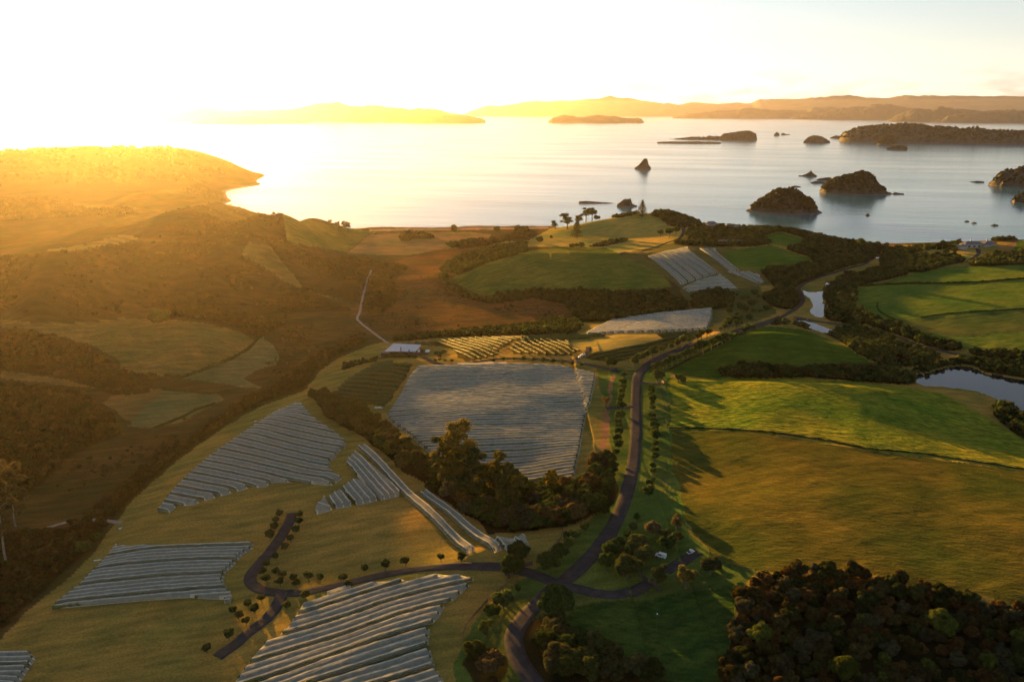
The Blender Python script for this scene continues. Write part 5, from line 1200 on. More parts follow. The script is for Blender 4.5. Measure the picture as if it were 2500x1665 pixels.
# ------------------------------------------------------------------ netted vine blocks
def row_frame(poly, d0, d1):
    w = wpoly(poly, 3)
    g = G([d0, d1])[:, :2]
    d = g[1] - g[0]; d /= np.linalg.norm(d); nrm = np.array([-d[1], d[0]])
    if nrm[1] < 0: nrm = -nrm
    return w, d, nrm
def span(w, d, nrm, t):
    s_, t_ = w @ d, w @ nrm
    hits = []
    n = len(w)
    for i in range(n):
        a, b = t_[i], t_[(i + 1) % n]
        if (a > t) != (b > t):
            hits.append(s_[i] + (s_[(i + 1) % n] - s_[i]) * (t - a) / (b - a))
    hits.sort()
    if len(hits) < 2: return None
    k = max(range(0, len(hits) - 1, 2), key=lambda q: hits[q + 1] - hits[q])
    return hits[k], hits[k + 1]
def net_strip(w, d, nrm, t0, width, ridges, hgt, label, group, seed):
    nr = ridges
    pad = 0.55
    rt = np.linspace(t0 + pad, t0 + width - pad, nr)
    lines = [(t0, .25)]
    for i, t in enumerate(rt):
        lines.append((t - .28, .93)); lines.append((t, 1.0)); lines.append((t + .28, .93))
        if i < nr - 1: lines.append(((t + rt[i + 1]) / 2, .60))
    lines.append((t0 + width, .25))
    sp_ = [span(w, d, nrm, t) for t, _ in lines]
    good = [s for s in sp_ if s]
    if len(good) < 3: return None
    Lmax = max(s[1] - s[0] for s in good)
    if Lmax < 6: return None
    n = int(min(150, max(8, Lmax / 1.5)))
    rows = []
    for (t, hh), s in zip(lines, sp_):
        if s is None: s = good[0] if t < t0 + width / 2 else good[-1]
        ss = np.linspace(s[0], s[1], n)
        x = ss * d[0] + t * nrm[0]; y = ss * d[1] + t * nrm[1]
        g = H(x, y)
        wob = fbm(ss / 2.6, np.full(n, t * .9), 3, seed) * .06
        hz = hgt * hh * (1 + wob) + (np.abs(vnoise(ss / 5.0, ss * 0 + t, seed + 3)) * .14 if hh == 1.0 else 0)
        end = np.ones(n); end[0] = end[-1] = .12
        bx = np.zeros(n)
        z = g + hz * end + .05
        jx = vnoise(ss / 3.0, np.full(n, t), seed + 9) * .12
        rows.append(np.stack([x + nrm[0] * jx, y + nrm[1] * jx, z], 1))
    M = len(lines)
    V = np.stack(rows, 1).reshape(-1, 3)
    o = bpy.data.objects.new("netted_vine_strip", None); col.objects.link(o)
    base = V.mean(0); o.location = (base[0], base[1], float(H(base[0], base[1])))
    tag(o, label, "netting", group)
    loc = np.array(o.location)
    no = link("net", qmesh("net", V - loc, gridf(n, M), True), M_NET, o)
    no.data.materials.append(M_NETS)
    no.data.materials.append(M_NETD)
    hh_ = np.array([q_[1] for q_ in lines]); mi = np.zeros((n - 1, M - 1), np.int32); mi[:, np.minimum(hh_[:-1], hh_[1:]) < .7] = 2; mi[:, 0] = 1; mi[:, -1] = 1
    no.data.polygons.foreach_set('material_index', mi.ravel())
    # hems: the gathered bright edge of the net at both ends and sides
    ring = np.concatenate([V.reshape(n, M, 3)[0, :], V.reshape(n, M, 3)[:, -1], V.reshape(n, M, 3)[-1, ::-1], V.reshape(n, M, 3)[::-1, 0]])
    ring = ring + np.array([0, 0, .06]); r2 = ring + np.array([0, 0, .09])
    HV = np.stack([ring, r2], 1).reshape(-1, 3)
    link("hem", qmesh("hem", HV - loc, gridf(len(ring), 2), False), M_HEM, o)
    # vines below each ridge
    VV, VF = [], []; off = 0
    for i, t in enumerate(rt):
        s = span(w, d, nrm, t)
        if not s: continue
        m_ = int(max(6, (s[1] - s[0]) / 1.2)); ss = np.linspace(s[0] + .6, s[1] - .6, m_)
        prof = [(-.30, .35), (-.42, .9), (-.28, 1.55), (.05, 1.78), (.30, 1.5), (.42, .9), (.28, .35)]
        P = []
        for o_, z_ in prof:
            oo = o_ + vnoise(ss * 1.3, np.full(m_, t + o_ * 7), seed) * .16
            x = ss * d[0] + (t + oo) * nrm[0]; y = ss * d[1] + (t + oo) * nrm[1]
            P.append(np.stack([x, y, H(x, y) + z_ * hgt / 2.05 + vnoise(ss * 1.1, np.full(m_, t + z_), seed + 4) * .14], 1))
        VV.append(np.stack(P, 1).reshape(-1, 3)); VF.append(gridf(m_, 7) + off); off += m_ * 7
    if VV: link("vines", qmesh("vines", np.concatenate(VV) - loc, np.concatenate(VF)), M_VINE, o)
    return o
def net_block(poly, d0, d1, pitch, width, ridges, blockname, hgt=1.85, seed=0, phase=.3):
    w, d, nrm = row_frame(poly, d0, d1)
    t_ = w @ nrm
    ts = np.arange(t_.max() - width * .8, t_.min() - width * .5, -pitch)
    i = 0
    for t in ts:
        o = net_strip(w, d, nrm, t, width, ridges, hgt, f"{ORD[min(i,39)]} netted strip from the far side, {blockname}", "white bird nets over vine rows", seed + i * 17)
        if o: i += 1
    return i
N1 = Z(600,600,S7,[(1400,1003),(1330,1080),(1290,1180),(1150,1400)]) + Z(600,1000,S7,[(1200,120),(1290,180),(1370,240),(1440,310),(1510,370),(1600,460),(1760,540),(1950,590)]) + Z(1200,1000,S7,[(200,600),(670,605),(690,500),(730,320),(760,130),(785,0)]) + Z(1200,600,S7,[(810,1300),(850,1120),(855,1060),(740,1030),(600,1000),(400,985),(0,978)])
net_block(N1, (1050,1010), (1430,1000), 6.2, 4.5, 2, "large netted block in the centre", seed=10)
N2 = Z(0,1000,S7,[(1265,860),(1420,660),(1550,530),(1700,400),(1870,280),(2050,160),(2250,30)]) + Z(600,600,S7,[(380,1315),(475,1320),(550,1415)]) + Z(600,1000,S7,[(650,140),(750,210),(825,270),(815,325),(765,345),(740,400),(690,425),(690,490),(730,530),(790,575),(705,628),(440,605),(230,600)]) + Z(0,1000,S7,[(2180,640),(2040,650),(1700,745),(1590,785),(1450,800),(1390,850)])
net_block(N2, (557,1086), (790,1140), 6.2, 4.5, 2, "netted block at the left with a slanting top", seed=210)
N4 = Z(0,1250,S6,[(470,905),(500,860),(700,710),(960,440),(1060,345),(1500,330),(2267,305)]) + Z(0,1000,S7,[(2075,1105),(2090,1135),(1990,1195),(1915,1285),(1850,1340),(1830,1420),(1905,1530),(1900,1560)]) + Z(0,1250,S6,[(2140,815),(1700,795),(1200,830)])
net_block(N4, (200,1425), (560,1395), 9.6, 7.8, 4, "low netted block at the bottom left", seed=410)
N5 = Z(600,1250,S6,[(0,1430),(160,1240),(290,1170),(385,1080),(450,980),(515,880),(690,820),(870,750),(1130,690),(1310,660),(1480,640),(1740,605),(1950,600),(2100,620),(2105,660),(1910,820),(1840,870),(1780,980),(1700,1060),(1690,1230),(1745,1430),(1830,1568),(1850,1800),(-300,1900)])
net_block(N5, (600,1640), (1080,1487), 9.0, 7.0, 3, "nearest netted block at the bottom centre", seed=510)
N6 = Z(0,1250,S6,[(-500,1330),(0,1325),(300,1322),(335,1350),(195,1568),(100,1720),(-500,1720)])
net_block(N6, (0,1625), (70,1623), 9.0, 8.0, 4, "netted corner at the bottom left edge", seed=610)
N7 = Z(1200,600,S7,[(770,720),(930,640),(1010,605),(1260,570),(1500,550),(1810,520),(1810,590),(1790,640),(1770,690),(1500,705),(1000,720),(830,735)])
net_block(N7, (1477,791), (1600,803), 5.4, 4.2, 2, "pinkish netted block beyond the golden lawn", seed=710)
N8a = Z(1200,600,S7,[(1265,95),(1400,60),(1590,20),(1640,60),(1740,140),(1860,225),(1730,265),(1620,300),(1560,325),(1440,250),(1350,170)])
net_block(N8a, (1577,627), (1650,690), 11.5, 9.4, 3, "far netted block on the green hill's right flank", seed=810)
N8b = Z(1200,600,S7,[(1690,30),(1810,29),(1900,110),(2035,210),(1940,220),(1830,130)])
net_block(N8b, (1703,609), (1778,665), 11.5, 9.4, 3, "narrow far netted pair right of the far block", seed=830)
N8c = Z(1200,600,S7,[(1950,220),(2100,218),(2180,250),(2235,300),(2170,322),(2080,270)])
net_block(N8c, (1800,668), (1850,692), 11.5, 9.4, 3, "curved far netted strip ending at the pond bushes", seed=850)
N8d = Z(1200,600,S7,[(1565,350),(1700,290),(1880,245),(1970,310),(2035,375),(1850,385),(1640,400)])
net_block(N8d, (1690,712), (1790,706), 10.0, 8.6, 3, "small far netted block above the dark copse", seed=870)
for nm_, pl, d0, d1, pw, rg in [
 ("largest tent of the small wedge group in the middle", Z(600,1000,S7,[(900,345),(870,380),(820,430),(830,460),(960,600),(1100,750),(1265,715),(1262,690),(1080,520)]), (845,1130), (928,1222), 15, 5),
 ("second tent of the small wedge group", Z(600,1000,S7,[(905,570),(850,600),(795,640),(800,665),(905,790),(1080,755),(1070,740)]), (837,1195), (870,1235), 14, 4),
 ("third tent of the small wedge group", Z(600,1000,S7,[(760,665),(680,720),(685,745),(740,820),(868,795)]), (803,1220), (820,1244), 12, 3),
 ("smallest pointed tent of the wedge group", Z(600,1000,S7,[(645,740),(565,800),(580,865),(718,825)]), (768,1240), (800,1250), 10, 3),
 ("small tent beside the lower end of the ribbons", Z(600,1000,S7,[(2040,1060),(2120,1058),(2220,1110),(2170,1185),(2120,1150)]), (1208,1318), (1235,1345), 9, 2),
 ("last bluish tent behind the dark tree at the branch road", Z(600,1000,S7,[(2185,1060),(2270,1055),(2350,1120),(2310,1150),(2230,1100)]), (1255,1316), (1290,1340), 8, 2)]:
    w, d, nrm = row_frame(pl, d0, d1); t_ = w @ nrm
    net_strip(w, d, nrm, t_.min() - .2, (t_.max() - t_.min()) + .4, rg, 2.2, nm_, "white bird nets over vine rows", hash(len(nm_)) % 97)

for nm_, a_, b_ in [("long straight netted ribbon running down the lawn", (880,1092), (1150,1350)), ("shorter straight ribbon beside the long one", (1030,1204), (1216,1348))]:
    g = G([a_, b_])[:, :2]; d = g[1] - g[0]; L_ = np.linalg.norm(d); d /= L_; nrm = np.array([-d[1], d[0]])
    if nrm[1] < 0: nrm = -nrm
    w = np.array([g[0] - nrm * 1.9, g[1] - nrm * 1.9, g[1] + nrm * 1.9, g[0] + nrm * 1.9])
    t_ = w @ nrm; net_strip(w, d, nrm, t_.min() + .02, 3.76, 2, 2.1, nm_, "white bird nets over vine rows", 31)

# ------------------------------------------------------------------ open vine rows
def vine_block(pl, d0, d1, pitch, where_, mat, hgt=1.45):
    w, d, nrm = row_frame(pl, d0, d1); t_ = w @ nrm
    i = 0
    for t in np.arange(t_.max() - .8, t_.min(), -pitch):
        s = span(w, d, nrm, t)
        if not s or s[1] - s[0] < 5: continue
        L_ = s[1] - s[0]; m_ = int(max(6, L_ / .9)); ss = np.linspace(s[0], s[1], m_)
        prof = [(-.4, .1), (-.7, .8), (-.5, 1.5), (0, 2.1), (.5, 1.5), (.7, .8), (.4, .1)]
        P = []
        for o_, z_ in prof:
            oo = o_ + vnoise(ss * 1.1, np.full(m_, t + o_ * 7), i) * .18
            x = ss * d[0] + (t + oo) * nrm[0]; y = ss * d[1] + (t + oo) * nrm[1]
            P.append(np.stack([x, y, H(x, y) + (z_ + (vnoise(ss * .9, np.full(m_, t + z_), i + 4) * .25 if z_ > 1 else 0)) * hgt / 1.9], 1))
        V = np.stack(P, 1).reshape(-1, 3); b = np.array([V[:, 0].mean(), V[:, 1].mean(), V[:, 2].min()])
        o = link("vine_row", qmesh("vine_row", V - b, gridf(m_, 7)), mat, None, b)
        tag(o, f"{ORD[i] if i < 40 else 'farther'} vine row from the far side, {where_}", "vine row", "open rows of leafy vines")
        i += 1
vine_block(Z(600,600,S7,[(1100,955),(1375,962),(1350,1010),(1150,1310),(950,1295),(700,1245),(830,1100)]), (809,962), (943,972), 6.3, "square green plot left of the big nets", M_VINE)
vine_block(Z(600,600,S7,[(1145,832),(1300,800),(1600,780),(1900,757),(2340,752),(2350,775),(2190,785),(2080,850),(2060,905),(1800,950),(1740,905),(1720,870),(1600,822),(1450,818)]), (1080,845), (1165,880), 4.8, "green plot behind the flat-roofed house", M_VINE)
vine_block(Z(1200,600,S7,[(150,830),(200,792),(470,772),(620,790),(720,862),(630,905),(180,885)]), (1275,838), (1330,868), 4.6, "golden plot beside the pale clearing", M_VINEG)
vine_block(Z(1200,600,S7,[(250,742),(930,733),(930,752),(620,782),(250,790)]), (1280,828), (1470,822), 5, "thin plot along the marsh edge", M_VINEG)
vine_block(Z(1200,600,S7,[(1350,722),(1700,708),(1640,745),(1530,790),(1450,822),(1330,870),(1050,950),(960,955),(770,925),(860,868),(1100,845),(1400,762)]), (1456,864), (1640,826), 5.4, "plot between golden lawn and road", M_VINEG)

# ------------------------------------------------------------------ fences
def fence(pl, label, spacing, post_h=1.3, rails=3, pw=.14, n=5, group=None, railm=None):
    P = G(dens(pl, n, closed=False)); seg = np.hypot(*(np.diff(P[:, :2], axis=0).T)); s = np.concatenate([[0], np.cumsum(seg)])
    k = min(99, int(s[-1] / spacing)) + 1
    t = np.linspace(0, s[-1], k); X = np.interp(t, s, P[:, 0]); Y = np.interp(t, s, P[:, 1]); zz = H(X, Y)
    o = bpy.data.objects.new("fence", None); col.objects.link(o); o.location = (X[0], Y[0], zz[0])
    tag(o, label, "fence", group)
    h = pw / 2
    V = [(a, b, c) for c in (-.3, post_h) for a, b in ((-h, -h), (h, -h), (h, h), (-h, h))]
    pm = qmesh("post", V, [(0, 1, 5, 4), (1, 2, 6, 5), (2, 3, 7, 6), (3, 0, 4, 7), (4, 5, 6, 7)]); pm.materials.append(M_POST)
    for i in range(k):
        c = bpy.data.objects.new("post", pm); col.objects.link(c); c.parent = o
        c.location = (X[i] - X[0], Y[i] - Y[0], zz[i] - zz[0]); c.rotation_euler = (rnd.uniform(-.05, .05), rnd.uniform(-.05, .05), rnd.uniform(0, 1.5))
    VV, FF = [], []
    rh = .05
    tt = np.linspace(0, s[-1], max(k * 2, 40)); X2 = np.interp(tt, s, P[:, 0]); Y2 = np.interp(tt, s, P[:, 1]); Z2_ = H(X2, Y2)
    dx, dy = np.gradient(X2), np.gradient(Y2); l = np.hypot(dx, dy) + 1e-9; nx, ny = -dy / l * .04, dx / l * .04
    for r_ in range(rails):
        z = Z2_ + post_h * (.3 + .6 * r_ / max(rails - 1, 1))
        rows = [np.stack([X2 + nx * a, Y2 + ny * a, z + b], 1) for a, b in ((-1, -rh), (1, -rh), (1, rh), (-1, rh), (-1, -rh))]
        VV.append(np.stack(rows, 1).reshape(-1, 3)); FF.append(gridf(len(tt), 5) + len(tt) * 5 * r_)
    link("rails", qmesh("rails", np.concatenate(VV) - np.array([X[0], Y[0], zz[0]]), np.concatenate(FF)), M_POST, o)
fence(Z(600,1250,S6,[(2267,790),(2190,860),(2110,950),(2030,1060),(1998,1160),(2005,1260)]) , "post and rail fence curving along the verge right of the nearest nets", 2.6)
fence(Z(1150,1250,S6,[(345,590),(330,680),(240,740),(140,840),(0,990)]), "post and rail fence from the stone gate pier down the left verge", 2.6)
fence(Z(1200,600,S7,[(1390,1130),(1405,1230),(1425,1350),(1435,1500)]) + Z(1200,1000,S7,[(1440,170),(1438,330),(1430,520),(1405,700)]), "long timber fence between the avenue and the brown field", 3.2)
fence([(1630,1046),(1740,1046),(1850,1053),(1950,1066),(2040,1080),(2120,1097),(2135,1094),(2250,1108),(2400,1131),(2520,1150)], "wire fence dividing the tussock field from the brown field", 3.6, rails=2, pw=.11)
fence(Z(1200,1000,S7,[(1760,1180),(1830,1230),(1930,1270),(2020,1295),(2100,1320),(2215,1332),(2340,1338)]), "wire fence curving round the lower corner of the brown field", 4.0, rails=2, pw=.11)
fence(Z(1200,1000,S7,[(590,960),(570,1060),(500,1140),(420,1220),(370,1270)]), "low dark fence behind the left verge trees", 3.0)
fence(Z(1800,600,S7,[(1000,335),(1150,322),(1400,312),(1700,312),(2000,300),(2350,272),(2500,262)]), "dark fence line across the top of the right meadow", 6.0, rails=3, post_h=1.5, pw=.25)
fence(Z(1800,600,S7,[(1300,610),(1420,650),(1530,685),(1650,720),(1760,740),(1900,735),(2350,705)]), "fence curving along the lower side of the right meadow", 6.0, rails=2, pw=.18)
fence(Z(1800,600,S7,[(1500,590),(1700,560),(1900,545),(2350,520),(2500,515)]), "straight fence through the middle of the right meadow", 7.0, rails=2, pw=.18)
fence(Z(1200,600,S7,[(1450,1020),(1600,940),(1750,870),(1880,800),(1990,740),(2100,700),(2230,660),(2330,650)]), "fence running up beside the road towards the ponds", 5.0, rails=2, pw=.15)
fence(Z(600,200,S7,[(1060,1235),(1000,1275),(920,1320),(850,1360),(805,1400)]), "dark fence line between the beach paddocks", 9.0, rails=3, post_h=1.8, pw=.3)
fence(Z(0,600,S7,[(2120,760),(2040,850),(1900,935),(1750,990),(1600,1050),(1490,1090)]), "dark fence at the foot of the near left ridge", 6.0, rails=2, pw=.2)

def hedge_line(pl, label, h=1.2, w=1.6, c=(0.02, 0.032, 0.01), name="hedge"):
    P = G(dens(pl, 5, closed=False)); seg = np.hypot(*(np.diff(P[:, :2], axis=0).T)); s = np.concatenate([[0], np.cumsum(seg)])
    t = np.arange(0, s[-1], 1.1); X = np.interp(t, s, P[:, 0]); Y = np.interp(t, s, P[:, 1]); dx, dy = np.gradient(X), np.gradient(Y); l = np.hypot(dx, dy) + 1e-9
    rows = []
    for a, b in ((-.5, -.1), (-.55, .5), (-.25, .95), (.1, 1.05), (.4, .8), (.55, .4), (.5, -.1)):
        o_ = a * w + vnoise(t * .7, t * 0 + a * 9, 5) * w * .25
        x, y = X - dy / l * o_, Y + dx / l * o_
        rows.append(np.stack([x, y, H(x, y) + np.maximum(b, -.1) * h * (1 + .5 * vnoise(t * .45, t * 0 + b, 8))], 1))
    V = np.stack(rows, 1).reshape(-1, 3); o = link(name, qmesh(name, V - V[0], gridf(len(t), 7)), M_LEAFO, None, V[0]); o.color = (*c, 1)
    tag(o, label, "hedge")
hedge_line(Z(1800,600,S7,[(1000,335),(1150,322),(1400,312),(1700,312),(2000,300),(2350,272),(2500,262)]), "low dark hedge under the fence across the top of the right meadow", 1.6, 2.2)
hedge_line([(1634,1045),(1740,1046),(1850,1052),(1950,1065),(2040,1079),(2115,1096),(2250,1107),(2400,1130),(2520,1149)], "rough dark grass strip along the fence between tussock field and brown field", .6, .8)
hedge_line(Z(0,600,S7,[(2120,755),(2040,845),(1900,930),(1750,985),(1600,1045),(1490,1085),(1340,1060)]), "dark rough strip at the foot of the near left ridge", 1.4, 2.0)
hedge_line(Z(1800,600,S7,[(1500,590),(1700,560),(1900,545),(2350,520),(2500,515)]), "thin weedy line through the middle of the right meadow", .8, 1.4)
hedge_line(Z(1800,600,S7,[(1150,470),(1145,500),(1170,540),(1230,580),(1330,615)]), "curved dark drain line at the left end of the right meadow", .6, 1.2)
hedge_line(Z(1200,600,S7,[(1450,1022),(1600,942),(1750,872),(1880,802),(1990,742),(2100,702)]), "dark rough strip under the fence beside the upper road", 1.0, 1.4)
hedge_line(Z(0,600,S7,[(1350,1180),(1500,1195),(1740,1215),(1880,1185)]) , "dark ditch edge along the top of the pale valley paddock", 1.2, 1.8)
hedge_line(Z(0,600,S7,[(1760,1295),(1600,1350),(1440,1430),(1250,1500)]) , "dark bank curving below the pale valley paddock", 1.2, 1.6)

# ------------------------------------------------------------------ buildings and small things
def box(V, F_, x0, x1, y0, y1, z0, z1):
    b = len(V); V += [(x0, y0, z0), (x1, y0, z0), (x1, y1, z0), (x0, y1, z0), (x0, y0, z1), (x1, y0, z1), (x1, y1, z1), (x0, y1, z1)]
    F_ += [tuple(b + k for k in f) for f in ((3, 2, 1, 0), (4, 5, 6, 7), (0, 1, 5, 4), (1, 2, 6, 5), (2, 3, 7, 6), (3, 0, 4, 7))]
def boxes(name, bs, mat, parent):
    V, F_ = [], []
    for b in bs: box(V, F_, *b)
    return link(name, qmesh(name, V, F_), mat, parent)
M_ROOFW = simple("pale_metal_roof", (0.55, 0.56, 0.58), (0.48, 0.49, 0.51), 0.45, 0.5)
M_DKWALL = simple("dark_cladding", (0.05, 0.035, 0.03), (0.08, 0.055, 0.045), 0.8, 1.0)
M_GLASS = simple("window_glass", (0.02, 0.025, 0.03), None, 0.06)
M_CONC = simple("pale_stone", (0.42, 0.39, 0.35), (0.33, 0.31, 0.28), 0.85, 1.0)
M_SLATE = simple("slate_roof", (0.10, 0.105, 0.12), (0.14, 0.145, 0.16), 0.7, 1.0)
M_WHITE = simple("white_sheet", (0.78, 0.79, 0.80), (0.62, 0.63, 0.65), 0.7, 0.8)
M_STONE = simple("dry_stone", (0.045, 0.04, 0.036), (0.09, 0.08, 0.07), 0.9, 1.5, 0.2)
def place(u, v, name, label, cat, rot=0.0, group=None):
    g = G([(u, v)])[0]; o = bpy.data.objects.new(name, None); col.objects.link(o); o.location = g; o.rotation_euler = (0, 0, rot)
    if cat in ('van', 'utility vehicle'): o.scale = (.8, .8, .8)
    return tag(o, label, cat, group)
hs = place(986, 868, "flat_roofed_house", "low modern house with white sloping flat roof and dark walls on the knoll", "house", -.04)
boxes("wall", [(-9.5, 7, -1.5, 5.5, 0, 3.4), (-15, -9.6, -3.2, 2, -.3, 2.6), (7.1, 17, -2.8, 3.2, -.3, 2.7), (-8, 8, -6.2, -5.9, -.5, 2.0)], M_DKWALL, hs)
V, F_ = [], []; b = 0
rv = [(-12.5, -3.2, 3.7), (8.5, -2.6, 3.5), (11.0, 7.6, 5.3), (-8.5, 8.2, 5.9)]
rv2 = [(x, y, z + .35) for x, y, z in rv]
rf = qmesh("roof", rv + rv2, [(0, 3, 2, 1), (4, 5, 6, 7), (0, 1, 5, 4), (1, 2, 6, 5), (2, 3, 7, 6), (3, 0, 4, 7)]); link("roof", rf, M_ROOFW, hs)
boxes("wing_roof", [(9.5, 17.6, -.5, 4.6, 2.75, 3.0)], M_ROOFW, hs)
boxes("flat_roof", [(-15.3, -9.7, -3.5, 2.3, 2.64, 2.85)], M_SLATE, hs)
boxes("chimney", [(-1.5, -.9, -3.9, -3.3, 0, 7.2)], M_DKWALL, hs); boxes("chimney", [(4.2, 4.8, -4.6, -4.0, 0, 5.6)], M_DKWALL, hs); boxes("chimney", [(12.0, 12.5, -3.6, -3.1, 0, 6.4)], M_DKWALL, hs)
boxes("window", [(-8.8, -2.5, -1.53, -1.50, .4, 2.9)], M_GLASS, hs); boxes("window", [(-1, 6.2, -1.53, -1.50, .4, 2.9)], M_GLASS, hs)
boxes("terrace", [(-4, 3, -5.8, -3.4, 0, .9)], M_CONC, hs); boxes("terrace_wall", [(-16, 12, -9.4, -9.0, -.6, 1.0)], M_DKWALL, hs)
for k, (a, b_, r_) in enumerate(Z(600,600,S7,[(1140,905,18),(1180,900,20),(1215,905,22),(1260,900,20),(1300,905,18),(1340,905,20),(1385,915,18),(1560,880,16),(1600,880,18),(1625,870,16),(1590,905,14),(1555,940,14)])):
    tree_px(a, b_, r_ / S7, f"{ORD[k]} garden shrub from the left in front of the flat-roofed house", style='bush', colr=OL, name="shrub", cat="shrub", group="garden shrubs of the flat-roofed house")
def gable(name, bs, mat, parent, ov=.5):       # hip roofs
    V, F_ = [], []
    for x0, x1, y0, y1, z, h in bs:
        b = len(V); x0 -= ov; x1 += ov; y0 -= ov; y1 += ov; i = min(x1 - x0, y1 - y0) / 2; ym = (y0 + y1) / 2; xm = (x0 + x1) / 2
        if x1 - x0 > y1 - y0: r0, r1 = (x0 + i, ym, z + h), (x1 - i, ym, z + h)
        else: r0, r1 = (xm, y0 + i, z + h), (xm, y1 - i, z + h)
        V += [(x0, y0, z), (x1, y0, z), (x1, y1, z), (x0, y1, z), r0, r1]
        if x1 - x0 > y1 - y0: F_ += [(0, 1, 5, 4), (1, 2, 5, 5), (2, 3, 4, 5), (3, 0, 4, 4), (3, 2, 1, 0)]
        else: F_ += [(0, 1, 4, 4), (1, 2, 5, 4), (2, 3, 5, 5), (3, 0, 4, 5), (3, 2, 1, 0)]
        F_ = F_[:-5] + [tuple(b + k for k in f) for f in F_[-5:]]
    m = bpy.data.meshes.new(name); m.from_pydata(V, [], [tuple(dict.fromkeys(f)) for f in F_]); m.update()
    return link(name, m, mat, parent)
h2 = place(2376, 604, "slate_roofed_house", "large house with grey slate hip roofs among trees at the upper right", "house", .2)
bs = [(-16, 10, -5, 5, 0, 4.2), (8, 18, -9, 6, 0, 3.6), (14, 30, -4, 6, .2, 4.0), (-24, -15, -8, 1, -1, 3.0)]
boxes("wall", [b_ for b_ in bs], M_CONC, h2)
gable("roof", [(a[0], a[1], a[2], a[3], a[5] + .01, h) for a, h in zip(bs, (3.6, 3.0, 3.2, 2.6))], M_SLATE, h2)
for x_ in (-10, -3, 4, 21):
    boxes("window", [(x_ - 1.6, x_ + 1.6, -5.04 if x_ < 10 else -4.04, -5.0 if x_ < 10 else -4.0, 1, 3)], M_GLASS, h2)
boxes("chimney", [(-4, -2.6, 1, 2.4, 5, 9.6)], M_CONC, h2); boxes("chimney", [(20, 21.4, 2, 3.2, 5, 8.8)], M_CONC, h2)
h3 = place(1783, 596, "long_low_house", "long low house with grey roof half hidden in the dark trees", "house", -.05)
boxes("wall", [(-16, 16, -4, 4, 0, 3.0)], M_DKWALL, h3); gable("roof", [(-16, 16, -4, 4, 3.01, 2.2)], M_SLATE, h3); boxes("window", [(-10, 8, -4.05, -4.0, .8, 2.4)], M_GLASS, h3)
h4 = place(1780, 562, "stone_tower_house", "small brownish stone building with a square tower in the trees on the ridge", "house", .1)
boxes("wall", [(-5, 5, -4, 4, 0, 7.5), (5.01, 16, -3, 3, 0, 4.0)], M_STONE, h4); gable("roof", [(-5, 5, -4, 4, 7.51, 1.6), (5.6, 16, -3, 3, 4.01, 1.8)], M_SLATE, h4, .2)
boxes("window", [(-2, 0, -4.05, -4.0, 3, 5)], M_GLASS, h4)
h5 = place(1735, 550, "grey_roofed_house", "grey sloping roof showing among the trees left of the stone tower", "house", .3)
boxes("wall", [(-9, 9, -4, 4, 0, 3.2)], M_CONC, h5); gable("roof", [(-9, 9, -4, 4, 3.21, 3.0)], M_SLATE, h5); boxes("window", [(-5, 5, -4.05, -4.0, 1, 2.4)], M_GLASS, h5)

def heap(u, v, sizes, name, label, mat, cat):
    o = place(u, v, name, label, cat)
    V, Fq = [], []; off = 0
    for (x, y, a, b_, c) in sizes:
        x, y, a, b_, c = [q_ * .65 for q_ in (x, y, a, b_, c)]
        P = CSV * np.array([a, b_, c]) * (1 + .15 * np.sin(CSV[:, [1]] * 7 + x)) + np.array([x, y, c * .6]); V.append(P); Fq.append(CSF + off); off += len(P)
    m = qmesh("sheet", np.concatenate(V), np.concatenate(Fq), True); link("sheet", m, mat, o)
    boxes("tie", [(sizes[0][0] - .1, sizes[0][0] + .1, sizes[0][1] - sizes[0][3] - .05, sizes[0][1] + sizes[0][3] + .05, 0, sizes[0][4] * 1.7)], M_POST, o)
    return o
M_BALE = M_WHITE
for k, (x_, y_, r_) in enumerate([(1415,874,1.5),(1419,871,1.6),(1423,869,1.7),(1427,868,1.4)]):
    heap(x_, y_, [(0, 0, r_, r_ * .9, r_ * .8)], "white_bale", f"{ORD[k]} white wrapped bale from the left beside the vineyard spur", M_WHITE, "bale")
heap(923, 996, [(-2, 0, 1.8, 1.0, .5), (.8, .3, 2.0, .9, .6), (3, -.2, 1.1, .7, .4)], "folded_net", "heap of folded white net on the grass left of the big nets", M_WHITE, "net heap")
heap(238, 1368, [(-1.5, 0, 1.6, .6, .25), (.9, .3, 1.7, .6, .3)], "folded_net", "folded white net left of the low bottom left block", M_WHITE, "net heap")
heap(623, 1029, [(-.6, 0, .8, .9, .3), (.5, .8, .8, .7, .3)], "folded_net", "small white net bundle beside the slanting left block", M_WHITE, "net heap")
heap(293, 1290, [(-.5, 0, .3, 1.3, .25), (.5, .2, .3, 1.4, .25)], "folded_net", "two white strips lying by the end of the footpath", M_WHITE, "net heap")
heap(1446, 814, [(-1.5, 0, 1.6, .9, .8), (1.2, .2, 1.4, .8, .7)], "folded_net", "dark and white bundle at the low corner of the pinkish nets", M_STONE, "net heap")
